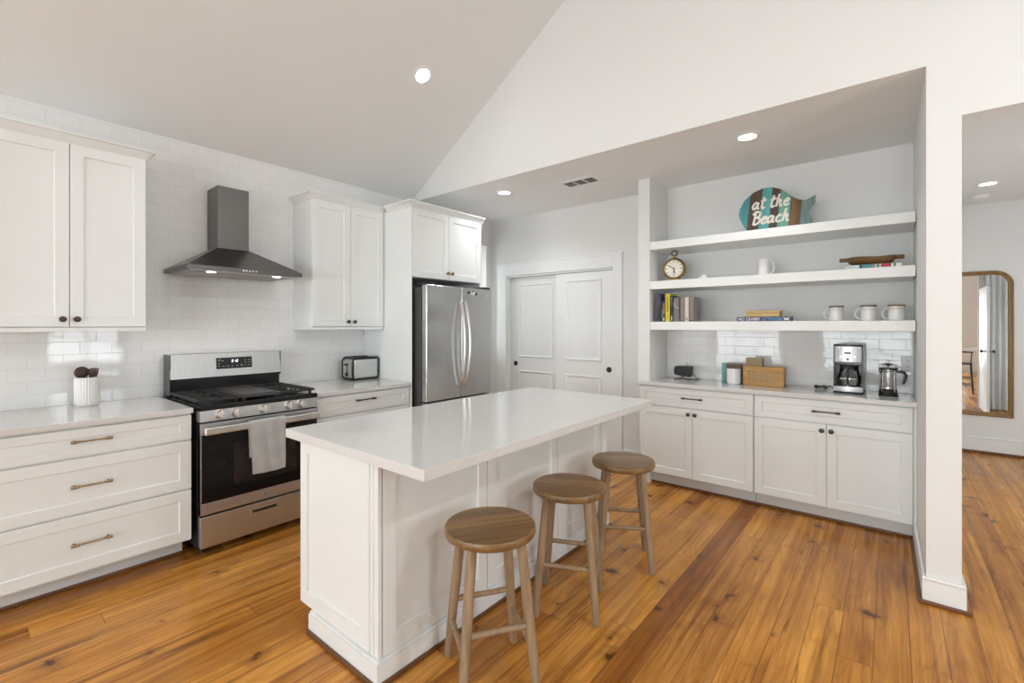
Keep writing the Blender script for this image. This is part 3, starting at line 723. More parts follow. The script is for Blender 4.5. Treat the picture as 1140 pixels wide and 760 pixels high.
# towel over the oven handle
t = MB(); bm = t.bm
yh = fd - .066
prof = []
for z in [.46 + .0236 * i for i in range(15)]: prof.append((yh - .004 + .003 * math.sin(z * 21), z))
prof += [(yh - .001, .797), (yh + .008, .803), (yh + .018, .803), (yh + .025, .797), (yh + .026, .70), (yh + .030, .62), (yh + .030, .56)]
tx0, tx1 = -.117, .108; nx = 18; grid = []
for (yy, z) in prof:
    row = []
    for i in range(nx + 1):
        u = i / nx; x = tx0 + (tx1 - tx0) * u + (.79 - z) * (.045 - .055 * u)
        fold = .004 * math.sin(u * 9 + z * 3) * (1 if yy < yh + .01 else .3) * min(1, (.80 - z) * 8 + .1)
        row.append(bm.verts.new((x, yy - abs(fold), z - (.006 * math.sin(u * 3) if z < .465 else 0))))
    grid.append(row)
for a, b in zip(grid, grid[1:]):
    for i in range(nx): bm.faces.new((a[i], a[i + 1], b[i + 1], b[i]))
bmesh.ops.solidify(bm, geom=bm.faces[:], thickness=.0035)
bmesh.ops.recalc_face_normals(bm, faces=bm.faces[:])
tw = t.build('dish_towel', TOWEL, loc=(TW, RC, 0), rotz=R90, smooth=80)
tag(tw, 'pale grey dish towel hanging over the oven door handle', 'towel')

# ------------------------------------------------------------------ range hood
HC = 1.350; hd = .50
h = thing('range_hood', 'dark steel chimney range hood on the tiled wall above the range', 'hood', (TW, HC, 0), R90)
hw = .373; zr0, zr1, zt = 1.772, 1.802, 1.968; cw, cd = .105, .212
m = MB(); m.box(-hw, hw, -hd, -.001, zr0 + .004, zr1, .001)
bm = m.bm
B = [bm.verts.new(p) for p in ((-hw, -hd, zr1), (hw, -hd, zr1), (hw, -.001, zr1), (-hw, -.001, zr1))]
T = [bm.verts.new(p) for p in ((-cw - .004, -cd - .004, zt), (cw + .004, -cd - .004, zt), (cw + .004, -.001, zt), (-cw - .004, -.001, zt))]
for k in range(4): bm.faces.new((B[k], B[(k + 1) % 4], T[(k + 1) % 4], T[k]))
bm.faces.new(T)
m.build('canopy', HOODS, h, smooth=20)
m = MB(); m.box(-cw, cw, -cd, -.001, zt - .003, 2.42, .002); m.build('chimney', HOODS, h)
m = MB(); m.box(-hw + .02, hw - .02, -hd + .02, -.02, zr0 - .003, zr0 + .006, .002); un = m.build('underside', HOODF, h)
for fx in (-.17, .17):
    m = MB(); m.box(fx - .155, fx + .155, -.36, -.05, zr0 - .006, zr0 - .002, .002)
    for i in range(9): m.box(fx - .14, fx + .14, -.345 + i * .033, -.330 + i * .033, zr0 - .009, zr0 - .005, .001)
    m.build('grease_filter', HOODF, h)
for fx in (-.215, .215):
    MB().lathe([(.0, 0), (.026, 0), (.030, .003), (.030, .006)], (fx, -.425, zr0 - .006), (0, 0, 1), 24).build('hood_light', HLAMP, h)
    L = bpy.data.lights.new('hood_light_beam', 'SPOT'); L.energy = 3.0; L.spot_size = 2.2; L.spot_blend = 1.0; L.shadow_soft_size = .03; L.color = (1, .95, .88)
    lo = bpy.data.objects.new('hood_light_beam', L); COL.objects.link(lo); lo.parent = h; lo.location = (fx, -.425, zr0 - .012)
m = MB()
for i in range(5): m.cyl((.0 + i * .021 - .042, -hd - .003, 1.787), (.0 + i * .021 - .042, -hd + .002, 1.787), .0065, seg=14)
m.build('control_button', CHROME, h)['label'] = 'row of small round chrome buttons'

# ------------------------------------------------------------------ fridge
FC = 3.045; FX = -3.10
f = thing('refrigerator', 'tall stainless steel french-door refrigerator under the white cabinet', 'refrigerator', (TW, FC, 0), R90)
ff = TW - FX; w = .42
MB().box(-w + .004, w - .004, ff + .075, -.03, .02, 1.742, .004).build('body', plain('fridge_grey', (.075, .073, .072), .4), f)
for a, b, nm in ((-w, -.003, 'left'), (.003, w, 'right')):
    o = MB().box(a, b, ff, ff + .065, .742, 1.765, .010, 3).build('door', FRSTEEL, f)
    # bowed bar handle
    s = -1 if nm == 'left' else 1; hm = MB(); pts = []; rr = []
    for i in range(25):
        u = i / 24; z = .85 + u * .78; bow = math.sin(PI * u)
        pts.append((s * (.028 + .006 * bow), ff - .016 - .062 * bow ** .8, z)); rr.append(.012 if 0 < i < 24 else .009)
    hm.tube(pts, rr, 10)
    hm.cyl((s * .028, ff + .002, .862), (s * .028, ff - .024, .862), .010, seg=12); hm.cyl((s * .028, ff + .002, 1.618), (s * .028, ff - .024, 1.618), .010, seg=12)
    hm.build('handle', HANDLE_ST, o)
o = MB().box(-w, w, ff, ff + .065, .06, .735, .010, 3).build('freezer_drawer', FRSTEEL, f)
hm = MB(); hm.tube([(-.34 + .68 * i / 20, ff - .018 - .03 * math.sin(PI * i / 20) ** .6, .665) for i in range(21)], .012, 10)
for sx in (-1, 1): hm.cyl((sx * .33, ff + .002, .665), (sx * .33, ff - .024, .665), .010, seg=12)
hm.build('handle', HANDLE_ST, o)
for sx in (-1, 1): MB().box(sx * .36 - .05, sx * .36 + .05, ff + .01, ff + .16, 1.766, 1.785, .005).build('hinge_cover', BLACKM, f)
MB().box(-w + .02, w - .02, ff + .08, ff + .12, .015, .06).build('base_grille', BLACKM, f)
MB().lathe([(0, .002), (.013, .002), (.014, 0)], (.355, ff, 1.70), (0, -1, 0), 20).build('round_badge', CHROME, f)
# magnet with a black and white motif
mg = thing('fridge_magnet', 'small black and white magnet high on the right fridge door', 'magnet', (FX, 3.19, 1.715), R90)
m = MB(); m.prism([(-.055, 0), (-.03, .012), (.0, .014), (.028, .018), (.05, .005), (.052, -.014), (.02, -.016), (-.012, -.018), (-.03, -.006)], -.006, 0, 'Y', .001); m.build('backing', PLASTICW, mg)
m = MB(); m.prism([(-.062, .006), (-.046, .016), (-.034, .006), (-.040, -.006), (-.056, -.006)], -.008, -.001, 'Y'); m.prism([(.030, .004), (.046, .014), (.060, -.004), (.048, -.020), (.032, -.014)], -.009, -.001, 'Y'); m.prism([(-.02, .010), (.016, .018), (.012, .012), (-.018, .005)], -.008, -.001, 'Y'); m.build('motif', BLACKM, mg)['label'] = 'black shapes'

# ------------------------------------------------------------------ stools
def make_stool(loc, rz, label):
    st = thing('bar_stool', label, 'stool', loc, rz, 'wooden stools along the island')
    H = .606
    MB().lathe([(0, H - .036), (.176, H - .036), (.182, H - .032), (.185, H - .024), (.185, H - .010), (.181, H - .002), (.176, H), (0, H)], seg=56).build('seat', SEATW, st)
    MB().lathe([(.115, H - .05), (.118, H - .036)], seg=32).build('seat_block', SEATW, st)
    tb, tt = .147, .098        # half spread at the floor and below the seat
    def P(sx, sy, z): k = tb + (tt - tb) * z / (H - .036); return Vector((sx * k, sy * k, z))
    for sx in (-1, 1):
        for sy in (-1, 1):
            a, b = P(sx, sy, 0), P(sx, sy, H - .037)
            ax = (b - a); L = ax.length
            MB().lathe([(.014, .0), (.0175, .004), (.0195, L * .35), (.0205, L * .62), (.0195, L)], a, ax, 18).build('leg', LEGW, st)
    for (s0, s1, z) in (((-1, -1), (1, -1), .248), ((-1, 1), (1, 1), .252), ((-1, -1), (-1, 1), .168), ((1, -1), (1, 1), .168)):
        a, b = P(*s0, z), P(*s1, z)
        MB().cyl(a, b, .0115, seg=14).build('stretcher', LEGW, st)
    return st
s0 = make_stool((-1.262, 1.402, 0), math.radians(57), 'round wooden stool at the near end of the island, closest to the camera')
copy_tree(s0, (-1.266, 2.004, 0), math.radians(25), 'round wooden stool in the middle of the three along the island')
copy_tree(s0, (-1.250, 2.580, 0), math.radians(31), 'round wooden stool at the far end of the island, nearest the niche cabinets')

# ------------------------------------------------------------------ things on the left worktops
Z = .914
cr = tag(MB().lathe([(.050, 0), (.054, .004), (.054, .010), (.0605, .012), (.062, .020), (.062, .172), (.059, .176), (.054, .172), (.054, .03), (0, .028)], (0, 0, 0), seg=56, flute=.0028, caps=True).build('utensil_crock', CERAMIC, loc=(-3.85, .558, Z), smooth=20), 'white fluted ceramic crock holding dark wooden utensils on the left worktop', 'crock')
sp = MB(); sp.tube([(-.01, -.012, .035), (-.02, -.02, .15), (-.024, -.026, .185)], .0055, 8); sp.sphere((-.0, -.026, .206), .036, (.42, 1.0, 1.0)); o = sp.build('wooden_spoon', DARKWOOD, loc=(-3.85, .558, Z)); tag(o, 'dark round-headed wooden spoon in the crock', 'utensil')
sp = MB(); sp.tube([(.01, .010, .035), (.012, .02, .15), (.012, .026, .175)], .0055, 8)
for k in range(5):
    yy = .008 + .010 * k; sp.tube([(.012, .024 + (yy - .024) * .5, .17), (.012, yy - .004, .20), (.012, yy, .232 - .001 * (k - 2) ** 2)], [.006, .005, .004], 8, flat=((1, 0, 0), .8))
o = sp.build('slotted_turner', DARKWOOD, loc=(-3.85, .558, Z)); tag(o, 'dark slotted wooden turner beside the spoon in the crock', 'utensil')

t = thing('toaster', 'chrome and black two-slice toaster on the worktop beside the fridge', 'toaster', (-3.80, 2.437, Z), R90 + .02)
w2, dd, hh = .142, .085, .205
m = MB(); m.box(-w2 + .012, w2 - .012, -dd, dd, .012, hh - .012, .018, 3); m.build('shell', plain('toaster_chrome', (.62, .64, .63), .2, 1.0, .03), t)
m = MB()
for sy in (-1, 1):   # black band around the long faces
    P = []; rr = .035
    for cx, cz, a0 in ((w2 - rr - .004, rr + .006, -90), (w2 - rr - .004, hh - rr - .002, 0), (-w2 + rr + .004, hh - rr - .002, 90), (-w2 + rr + .004, rr + .006, 180)):
        P += [(q[0], sy * (dd - .004), q[1]) for q in arc(cx, cz, rr, a0, a0 + 90, 6)]
    m.tube(P, .0075, 8, closed=True)
m.box(-w2 + .02, w2 - .02, -dd + .004, dd - .004, hh - .016, hh - .002, .004); m.box(-w2 + .01, w2 - .01, -dd + .004, dd - .004, .006, .022, .004)
m.build('frame', BLACK, t)
for sy in (-.035, .035): MB().box(-.10, .10, sy - .014, sy + .014, hh - .004, hh + .0005, .001).build('bread_slot', IRON, t)
m = MB(); m.box(-w2 - .002, -w2 + .014, -dd + .018, dd - .018, .03, hh - .03, .006); o = m.build('end_panel', STEEL, t)
m = MB(); m.box(-w2 - .006, -w2, -.004, .004, .05, hh - .05, .001); m.build('lever_slot', BLACK, o)
m = MB(); m.box(-w2 - .022, -w2 - .004, -.022, .022, .135, .150, .005); m.build('lever', BLACK, t)
MB().lathe([(.017, 0), (.016, .012), (0, .013)], (-w2 - .002, .0, .055), (-1, 0, 0), 20).build('dial', BLACK, t)
for sx in (-1, 1):
    for sy in (-1, 1): MB().cyl((sx * .10, sy * .055, 0), (sx * .10, sy * .055, .012), .012, .010, 12).build('foot', BLACKM, t)

def outlet(label, loc, rz):
    o = MB().box(-.036, .036, -.006, 0, -.058, .058, .003).build('wall_outlet', PLASTICW, loc=loc, rotz=rz); tag(o, label, 'outlet')
    for z in (-.022, .022):
        q = MB().lathe([(.0165, 0), (.0165, .0018), (0, .0018)], (0, -.006, z), (0, -1, 0), 20).build('receptacle', PLASTICW, o)
        s_ = MB(); s_.box(-.007, -.005, -.0083, -.0075, z - .003, z + .006); s_.box(.005, .007, -.0083, -.0075, z - .003, z + .006); s_.cyl((0, -.0083, z - .008), (0, -.0075, z - .008), .0022, seg=10); s_.build('slots', BLACKM, q)
    return o
outlet('white outlet plate on the tile between the range and the toaster', (TW, 2.218, 1.128), R90)
outlet('white outlet plate on the niche tile above the small black speaker', (-1.500, YB - .008, 1.082), 0)
outlet('white outlet plate on the niche tile right of the french press', (.086, YB - .008, 1.13), 0)

# ------------------------------------------------------------------ niche top shelf: fish sign
FY = 4.20; FZ = 2.155
fs = thing('fish_sign', 'fish-shaped sign of turquoise and brown boards standing on the top shelf', 'sign', (-.71, FY, FZ))
out = [(-.988, 2.330), (-.980, 2.376), (-.945, 2.440), (-.88, 2.494), (-.81, 2.518), (-.741, 2.514), (-.68, 2.487), (-.633, 2.444), (-.597, 2.408), (-.557, 2.382), (-.517, 2.372), (-.486, 2.384), (-.449, 2.404), (-.455, 2.350), (-.478, 2.318), (-.505, 2.281), (-.488, 2.246), (-.468, 2.196), (-.510, 2.172), (-.55, 2.172), (-.60, 2.160), (-.66, 2.155), (-.88, 2.155), (-.925, 2.185), (-.955, 2.236), (-.980, 2.290)]
out = [(x + .71, z - FZ) for x, z in out]
stain = [wood('board_sea_teal', (.022, .17, .20), (.085, .36, .36), .55, 'Z'), wood('board_walnut', (.022, .010, .007), (.135, .070, .045), .55, 'Z'), wood('board_turquoise', (.045, .27, .27), (.15, .46, .43), .55, 'Z'), wood('board_dark_walnut', (.018, .009, .006), (.15, .075, .045), .55, 'Z'), wood('board_mint', (.045, .22, .18), (.22, .44, .36), .55, 'Z'), wood('board_amber_brown', (.028, .012, .005), (.26, .125, .030), .55, 'Z', .7), wood('board_grey_teal', (.055, .11, .105), (.22, .31, .30), .55, 'Z', 1.4)]
cutl = [-.912, -.828, -.755, -.695, -.614, -.543]
cutl = [c_ + .71 for c_ in cutl]
def clip(poly, sgn, x0):
    """half plane sgn*(x - x0 - .11*(z-.2)) >= 0 (boards lean a little)"""
    res = []
    def val(p): return sgn * (p[0] - x0 - .11 * (p[1] - .19))
    for a, b in zip(poly, poly[1:] + poly[:1]):
        va, vb = val(a), val(b)
        if va >= 0: res.append(a)
        if va * vb < 0: q = va / (va - vb); res.append((a[0] + (b[0] - a[0]) * q, a[1] + (b[1] - a[1]) * q))
    return res
m = MB()
for i in range(7):
    p = out
    if i > 0: p = clip(p, 1, cutl[i - 1] + .0012)
    if i < 6 and p: p = clip(p, -1, cutl[i] - .0012)
    m.mi = i; m.prism(p, -.009, .009, 'Y', .001)
m.build('body', stain, fs, smooth=0)
WHITE = plain('sign_white_paint', (.80, .76, .68), .5, var=.03)
# brush script drawn as strokes: (x, z) in letter units, x-height 1
G = {
 'a': [[(.85, .80), (.55, 1.0), (.20, .75), (.08, .35), (.30, .02), (.62, .25), (.85, .85)], [(.88, .98), (.80, .40), (.88, .05), (1.12, .15)]],
 't': [[(.42, 1.75), (.30, .90), (.26, .30), (.42, .0), (.75, .18)], [(.0, 1.10), (.45, 1.18), (.85, 1.28)]],
 'h': [[(.35, 1.85), (.24, 1.0), (.15, .0)], [(.18, .45), (.45, .95), (.70, .88), (.66, .35), (.78, .02), (1.02, .15)]],
 'e': [[(.12, .50), (.60, .62), (.78, .85), (.52, 1.0), (.20, .75), (.12, .35), (.35, .02), (.88, .20)]],
 'c': [[(.80, .80), (.55, 1.0), (.20, .72), (.12, .32), (.38, .02), (.88, .18)]],
 'B': [[(.30, 1.75), (.26, .9), (.20, .0)], [(-.10, 1.45), (.30, 1.85), (.85, 1.75), (.95, 1.35), (.70, 1.02), (.34, .95)], [(.55, .98), (1.02, .75), (.98, .25), (.55, -.02), (.05, .05)]],
}
def smoothline(pts, n=5):
    P = [pts[0]] + pts + [pts[-1]]; res = []
    for i in range(1, len(P) - 2):
        for k in range(n):
            t_ = k / n; a, b, c_, d_ = P[i - 1], P[i], P[i + 1], P[i + 2]
            res.append(tuple(.5 * (2 * b[j] + (c_[j] - a[j]) * t_ + (2 * a[j] - 5 * b[j] + 4 * c_[j] - d_[j]) * t_ ** 2 + (3 * b[j] - a[j] - 3 * c_[j] + d_[j]) * t_ ** 3) for j in (0, 1)))
    res.append(pts[-1]); return res
def script_word(word, x, z, sz, th):
    m = MB()
    for ch in word:
        if ch == ' ': x += sz * .55; continue
        for stroke in G[ch]:
            L = smoothline(stroke); m.tube([(x + sz * (p[0] * .92 + p[1] * .18), -.0105, z + sz * p[1]) for p in L], th, 8, flat=((0, 1, 0), .28))
        x += sz * {'a': 1.12, 't': .78, 'h': 1.05, 'e': .86, 'c': .86, 'B': 1.15}[ch]
    return m
script_word('at the', -.181, .200, .052, .0080).build('lettering', WHITE, fs)
script_word('Beach', -.180, .078, .053, .0086).build('lettering', WHITE, fs)

# ------------------------------------------------------------------ middle shelf
Z2 = 1.803
ck = thing('shelf_clock', 'round pocket-watch style clock at the left end of the middle shelf', 'clock', (-1.513, 4.15, Z2), .12)
R0 = .099; cz = .013 + R0
MB().lathe([(0, .022), (R0 - .012, .022), (R0, .012), (R0, -.012), (R0 - .012, -.022), (0, -.022)], (0, 0, cz), (0, -1, 0), 48).build('case', GOLD, ck)
rim = MB(); rim.tube([(q[0], -.022, q[1]) for q in arc(0, cz, R0 - .014, 0, 350, 35)], .009, 8, closed=True); rim.build('bezel', GOLD, ck)
di = MB().lathe([(0, .0005), (R0 - .020, .0005), (R0 - .020, 0)], (0, -.0222, cz), (0, -1, 0), 48).build('dial', DIAL, ck)
m = MB()
for k in range(12):
    a = k * PI / 6; m.box(-.0022 if k % 3 else -.0035, .0022 if k % 3 else .0035, -.0242, -.0228, .058, .070, M=Matrix.Translation((0, 0, cz)) @ Matrix.Rotation(a, 4, 'Y'))
for k in range(12): m.tube([(q[0], -.0232, q[1]) for q in arc(0, cz - .038, .014, k * 30, k * 30 + 30, 2)], .0012, 5)
m.build('hour_marks', BLACKM, di, smooth=0)
m = MB()
for a, L, wd_ in ((-55, .058, .0028), (172, .042, .0040)): m.box(-wd_, wd_, -.0262, -.0245, -.010, L, M=Matrix.Translation((0, 0, cz)) @ Matrix.Rotation(math.radians(a), 4, 'Y'))
m.cyl((0, -.027, cz), (0, -.0226, cz), .005, seg=14); m.build('hands', BLACKM, di, smooth=0)
m = MB(); m.cyl((0, 0, cz + R0 - .004), (0, 0, cz + R0 + .018), .011, .010, 16); m.lathe([(.013, 0), (.015, .005), (.013, .014), (.008, .016)], (0, 0, cz + R0 + .012), (0, 0, 1), 20); m.build('crown', GOLD, ck)
MB().tube([(q[0], 0, q[1]) for q in arc(0, cz + R0 + .040, .024, 0, 345, 23)], .005, 8, closed=True).build('bow', BRONZE, ck)
m = MB(); m.box(-.062, .062, -.03, .03, 0, .010, .003); m.prism([(-.045, .008), (.045, .008), (.032, .022), (-.032, .022)], -.024, .024, 'Y', .002); m.build('stand', GOLD, ck)
m = MB(); m.prism([(-.042, 0), (.040, 0), (.012, .046), (-.036, .018)], -.012, .002, 'Y', .001); tag(m.build('folded_card', plain('white_card', (.83, .82, .80), .6), loc=(-1.252, 4.12, Z2)), 'small folded white card beside the round clock', 'card')

def mug(name, label, loc, r, hgt, handle_dir, mat, lid=False, group=None, off=.0):
    t = thing(name, label, 'mug', loc, 0, group)
    MB().lathe([(0, 0), (r * .93, 0), (r * .98, .004), (r, .012), (r, hgt - .003), (r - .0015, hgt), (r - .004, hgt - .002), (r - .004, .008), (0, .007)], seg=36).build('cup', mat, t)
    s = handle_dir; hh = hgt * .36
    pts = [(s * (r - .004), 0, hgt * .84)] + [(s * (r + .026 * math.sin(math.radians(a))) + s * .004, 0, hgt * .5 + hh * math.cos(math.radians(a))) for a in range(10, 171, 16)] + [(s * (r - .004), 0, hgt * .16)]
    MB().tube(pts, .0058, 10).build('handle', mat, t)
    if lid:
        MB().lathe([(0, hgt), (r + .002, hgt), (r + .003, hgt + .003), (r + .003, hgt + .009), (r + .001, hgt + .011), (0, hgt + .011)], seg=36).build('lid', LID, t)['label'] = 'flat wooden lid'
        m = MB(); 
        m.tube([((r + .0006) * math.cos(a), (r + .0006) * math.sin(a), hgt * .80) for a in [-PI * .85 + PI * .7 * i / 16 for i in range(17)]], .0009, 5)
        m.build('printed_line', BLACKM, t)
    return t
mug('coffee_mug', 'plain tall white mug on the middle shelf, near the wooden bowl', (-.804, 4.19, Z2), .043, .140, 1, CERAMIC)
bk = MB()
def book(name, label, x0, x1, y0, y1, z0, z1, col, group=None, spine=None, flat=False, rz=0.0):
    """upright book with its spine to the room, or lying flat when flat"""
    cx, cy = (x0 + x1) / 2, (y0 + y1) / 2
    t = thing(name, label, 'book', (cx, cy, z0), rz, group); a, b, h_ = (x1 - x0) / 2, (y1 - y0) / 2, z1 - z0; e = .0025
    m = MB()
    if flat: m.box(-a, a, -b, b, 0, e, .0008); m.box(-a, a, -b, b, h_ - e, h_, .0008); m.box(-a, a, -b, -b + e, 0, h_, .0008)
    else: m.box(-a, -a + e, -b, b, 0, h_, .0008); m.box(a - e, a, -b, b, 0, h_, .0008); m.box(-a, a, -b, -b + e, 0, h_, .0008)
    m.build('cover', col, t, smooth=0)
    m = MB()
    if flat: m.box(-a + .004, a - .004, -b + e, b - .004, e, h_ - e)
    else: m.box(-a + e, a - e, -b + e, b - .004, .003, h_ - .004)
    m.build('pages', PAGES, t, smooth=0)
    if spine:
        m = MB(); mats = []
        for i, (p0, p1, q0, q1, mt) in enumerate(spine):
            m.mi = i; mats.append(mt); m.box(-a + p0 * 2 * a, -a + p1 * 2 * a, -b - .0008, -b + .0005, q0 * h_, q1 * h_)
        m.build('spine_print', mats, t, smooth=0)
    return t
cW, cT, cR, cN, cP = solid('print_white', (.75, .74, .72)), solid('print_teal', (.05, .25, .30)), solid('print_red', (.42, .035, .07)), solid('print_navy', (.02, .03, .10)), solid('print_pale', (.55, .66, .64))
cG = solid('print_green', (.10, .26, .20)); cO = solid('print_orange', (.5, .2, .05))
book('cookbook', 'colourful book lying flat under the wooden bowl', -.258, .050, 4.06, 4.27, Z2, Z2 + .030, cW, None,
     [(.0, .26, .05, .95, cP), (.26, .30, .05, .95, cN), (.30, .50, .05, .95, cT), (.50, .54, .0, .95, cO), (.56, .62, .05, .95, cG), (.64, .82, .08, .95, cR), (.86, .90, .05, .95, cG)], True)
# dough bowl
bw = MB(); bm = bw.bm
nx_, ny_ = 28, 10; L_ = .135; pts = []
rows_o = []; rows_i = []
def bowl_pt(u, v, inner):
    x = -L_ + 2 * L_ * u; k = (1 - (2 * u - 1) ** 6) ** .5 if 0 < u < 1 else 0
    wv = (.070 - (.012 if inner else 0)) * (.45 + .55 * k) * (1 if not inner else max(.15, k)); dp_ = (.056 if not inner else .040) * (.30 + .70 * k)
    a = PI * v; return (x * (1 if not inner else .93), -wv * math.cos(a), .056 - dp_ * math.sin(a) ** .8 + .003 * math.sin(7 * u))
for inner, rows in ((False, rows_o), (True, rows_i)):
    for i in range(nx_ + 1): rows.append([bm.verts.new(bowl_pt(i / nx_, j / ny_, inner)) for j in range(ny_ + 1)])
for i in range(nx_):
    for j in range(ny_):
        bm.faces.new((rows_o[i][j], rows_o[i + 1][j], rows_o[i + 1][j + 1], rows_o[i][j + 1])); bm.faces.new((rows_i[i][j], rows_i[i][j + 1], rows_i[i + 1][j + 1], rows_i[i + 1][j]))
    for j in (0, ny_): bm.faces.new((rows_o[i][j], rows_i[i][j], rows_i[i + 1][j], rows_o[i + 1][j]))
for i in (0, nx_):
    for j in range(ny_): bm.faces.new((rows_o[i][j], rows_o[i][j + 1], rows_i[i][j + 1], rows_i[i][j]))
bmesh.ops.recalc_face_normals(bm, faces=bm.faces[:])
dbx, dby, dbz = -.117, 4.15, Z2 + .031
db = thing('dough_bowl', 'long carved dark wooden dough bowl lying on a book on the middle shelf', 'bowl', (dbx, dby, dbz), .02)
bw.build('bowl', BOWLW, db, smooth=60)
for sx in (-1, 1):
    m = MB(); m.box(min(sx * .125, sx * .182), max(sx * .125, sx * .182), -.020, .020, .034, .060, .007, 3); m.build('handle', BOWLW, db)

# ------------------------------------------------------------------ lowest shelf
Z3 = 1.442
cPur = solid('purple_cloth', (.055, .05, .12)); cYel = solid('yellow_cloth', (.62, .52, .03)); cBlk = solid('black_cloth', (.015, .015, .018)); cGry = solid('grey_cloth', (.17, .165, .16)); cTau = solid('taupe_cloth', (.25, .215, .19)); cPnk = solid('pale_pink_cloth', (.66, .60, .56)); cBrn = solid('brown_cloth', (.12, .075, .055)); cTan = solid('tan_print', (.35, .2, .08))
grp = 'upright books at the left of the lowest shelf'
bo = 0.012
book('book', 'dark purple upright book nearest the left wall of the lowest shelf', -1.632 + bo, -1.604 + bo, 4.03, 4.17, Z3, Z3 + .250, cPur, grp, [(.2, .8, .05, .5, cBlk)])
book('book', 'dark upright book with a tan patterned spine, just left of the yellow book', -1.602 + bo, -1.567 + bo, 4.03, 4.16, Z3, Z3 + .180, cBlk, grp, [(.2, .6, .15, .6, cGry), (.55, .9, .35, .9, cTan), (.45, .9, .05, .2, cPnk)])
book('book', 'yellow upright book on the lowest shelf', -1.564 + bo, -1.520 + bo, 4.03, 4.19, Z3, Z3 + .245, cYel, grp, [(.3, .62, .35, .9, solid('print_olive', (.30, .26, .03)))])
book('book', 'slim black upright book right of the yellow book', -1.517 + bo, -1.494 + bo, 4.03, 4.17, Z3, Z3 + .226, cBlk, grp, [(.35, .65, .04, .22, cW), (.35, .65, .55, .85, cGry), (.4, .6, .88, .92, cW)])
b5 = book('book', 'grey upright book with a pale curved line on its spine', -1.491 + bo, -1.440 + bo, 4.03, 4.17, Z3, Z3 + .208, cGry, grp)
MB().tube([(q[0], -.0705, q[1]) for q in arc(.032, .165, .050, 180, 255, 10)], .004, 6, flat=((0, 1, 0), .3)).build('spine_curve', solid('print_silver', (.55, .54, .52)), b5)
book('book', 'taupe upright book just left of the pale pink one', -1.437 + bo, -1.396 + bo, 4.03, 4.17, Z3, Z3 + .208, cTau, grp, [(0, .28, 0, 1, cBrn), (0, 1, 0, .05, cBrn)])
book('book', 'pale pink upright book between two taupe books', -1.393 + bo, -1.358 + bo, 4.03, 4.17, Z3, Z3 + .208, cPnk, grp, [(.35, .6, .06, .16, cBrn)])
book('book', 'taupe upright book at the right end of the row', -1.355 + bo, -1.312 + bo, 4.03, 4.17, Z3, Z3 + .206, cTau, grp, [(0, 1, 0, .07, cBrn), (.7, .95, .1, .95, cGry)])
sg = thing('shelf_sign', 'long navy block sign with white and blue lettering lying under the tan box', 'sign', (-.779, 4.09, Z3))
MB().box(-.190, .190, -.045, .045, 0, .034, .0015).build('block', solid('sign_navy', (.012, .016, .055), .4), sg)
text_mesh('NO CRABBY', .031, solid('sign_text_white', (.75, .75, .78)), 'lettering', sg, (-.1, -.0455, .0165), bold=.0004, sx=.92)
text_mesh('ATTITUDES', .031, solid('sign_text_blue', (.16, .38, .66)), 'lettering', sg, (.062, -.0455, .0165), bold=.0004, sx=.86)
m = MB(); m.sphere((.158, -.046, .016), .011, (1.15, .15, .75)); 
for sx in (-1, 1): m.tube([(.158 + sx * .010, -.046, .018), (.158 + sx * .018, -.046, .023), (.158 + sx * .013, -.046, .029)], .0032, 6, flat=((0, 1, 0), .3))
for sx in (-1, 1):
    for k in range(3): m.tube([(.158 + sx * .008, -.046, .012), (.158 + sx * (.014 + .002 * k), -.046, .012 - .003 * k), (.158 + sx * (.017 + .001 * k), -.046, .006 - .001 * k)], .0015, 5, flat=((0, 1, 0), .3))
m.build('crab_shape', PLASTICW, sg)['label'] = 'small white crab'
t = thing('wooden_box', 'honey-coloured lidded box on top of the navy block sign', 'box', (-.785, 4.105, Z3 + .0345))
MB().box(-.118, .118, -.055, .055, 0, .030, .003).build('body', TANY, t); MB().box(-.121, .121, -.058, .058, .0305, .048, .004).build('lid', TANY, t)
for xx, lb in ((-.317, 'left of the three'), (-.130, 'middle one of the three'), (.022, 'right of the three')):
    mug('lidded_mug', 'cream mug with wooden lid, ' + lb + ' on the lowest shelf', (xx, 4.13, Z3), .0445, .098, -1, ENAMELW, True, 'lidded mugs on the lowest shelf')

# ------------------------------------------------------------------ niche worktop
t = thing('smart_speaker', 'small black wedge-shaped speaker on a wire stand on the niche worktop', 'speaker', (-1.482, 4.28, Z), -.05)
m = MB(); m.prism([(-.078, .066), (-.066, .042), (.062, .028), (.070, .040), (.080, .118), (.074, .126), (-.062, .120), (-.070, .112)], -.03, .05, 'Y', .006); m.build('housing', BLACKM, t)
m = MB(); m.prism([(-.064, .066), (-.056, .050), (.056, .038), (.066, .108), (-.054, .108)], -.0315, -.029, 'Y', .0005); m.build('front_grille', IRON, t)
m = MB()
for sx in (-1, 1):
    m.tube([(sx * .068, -.04, .003), (sx * .045, -.025, .008), (-sx * .010, -.01, .030), (-sx * .045, .02, .045)], .0028, 6); m.tube([(sx * .068, -.04, .003), (sx * .068, .045, .003)], .0028, 6)
m.tube([(-.068, .045, .003), (.068, .045, .003)], .0028, 6); m.build('wire_stand', BRONZE, t)
tag(MB().tube([(-1.42, 4.335, Z + .004), (-1.38, 4.31, Z + .004), (-1.36, 4.35, Z + .004), (-1.40, 4.40, Z + .01), (-1.47, 4.415, 1.0), (-1.492, 4.420, 1.05)], .003, 6).build('speaker_cord', BLACKM), 'thin black cord from the small speaker up to the outlet', 'cord')
t = thing('photo_block', 'turquoise-edged wooden block standing behind the white canister', 'block', (-1.068, 4.31, Z))
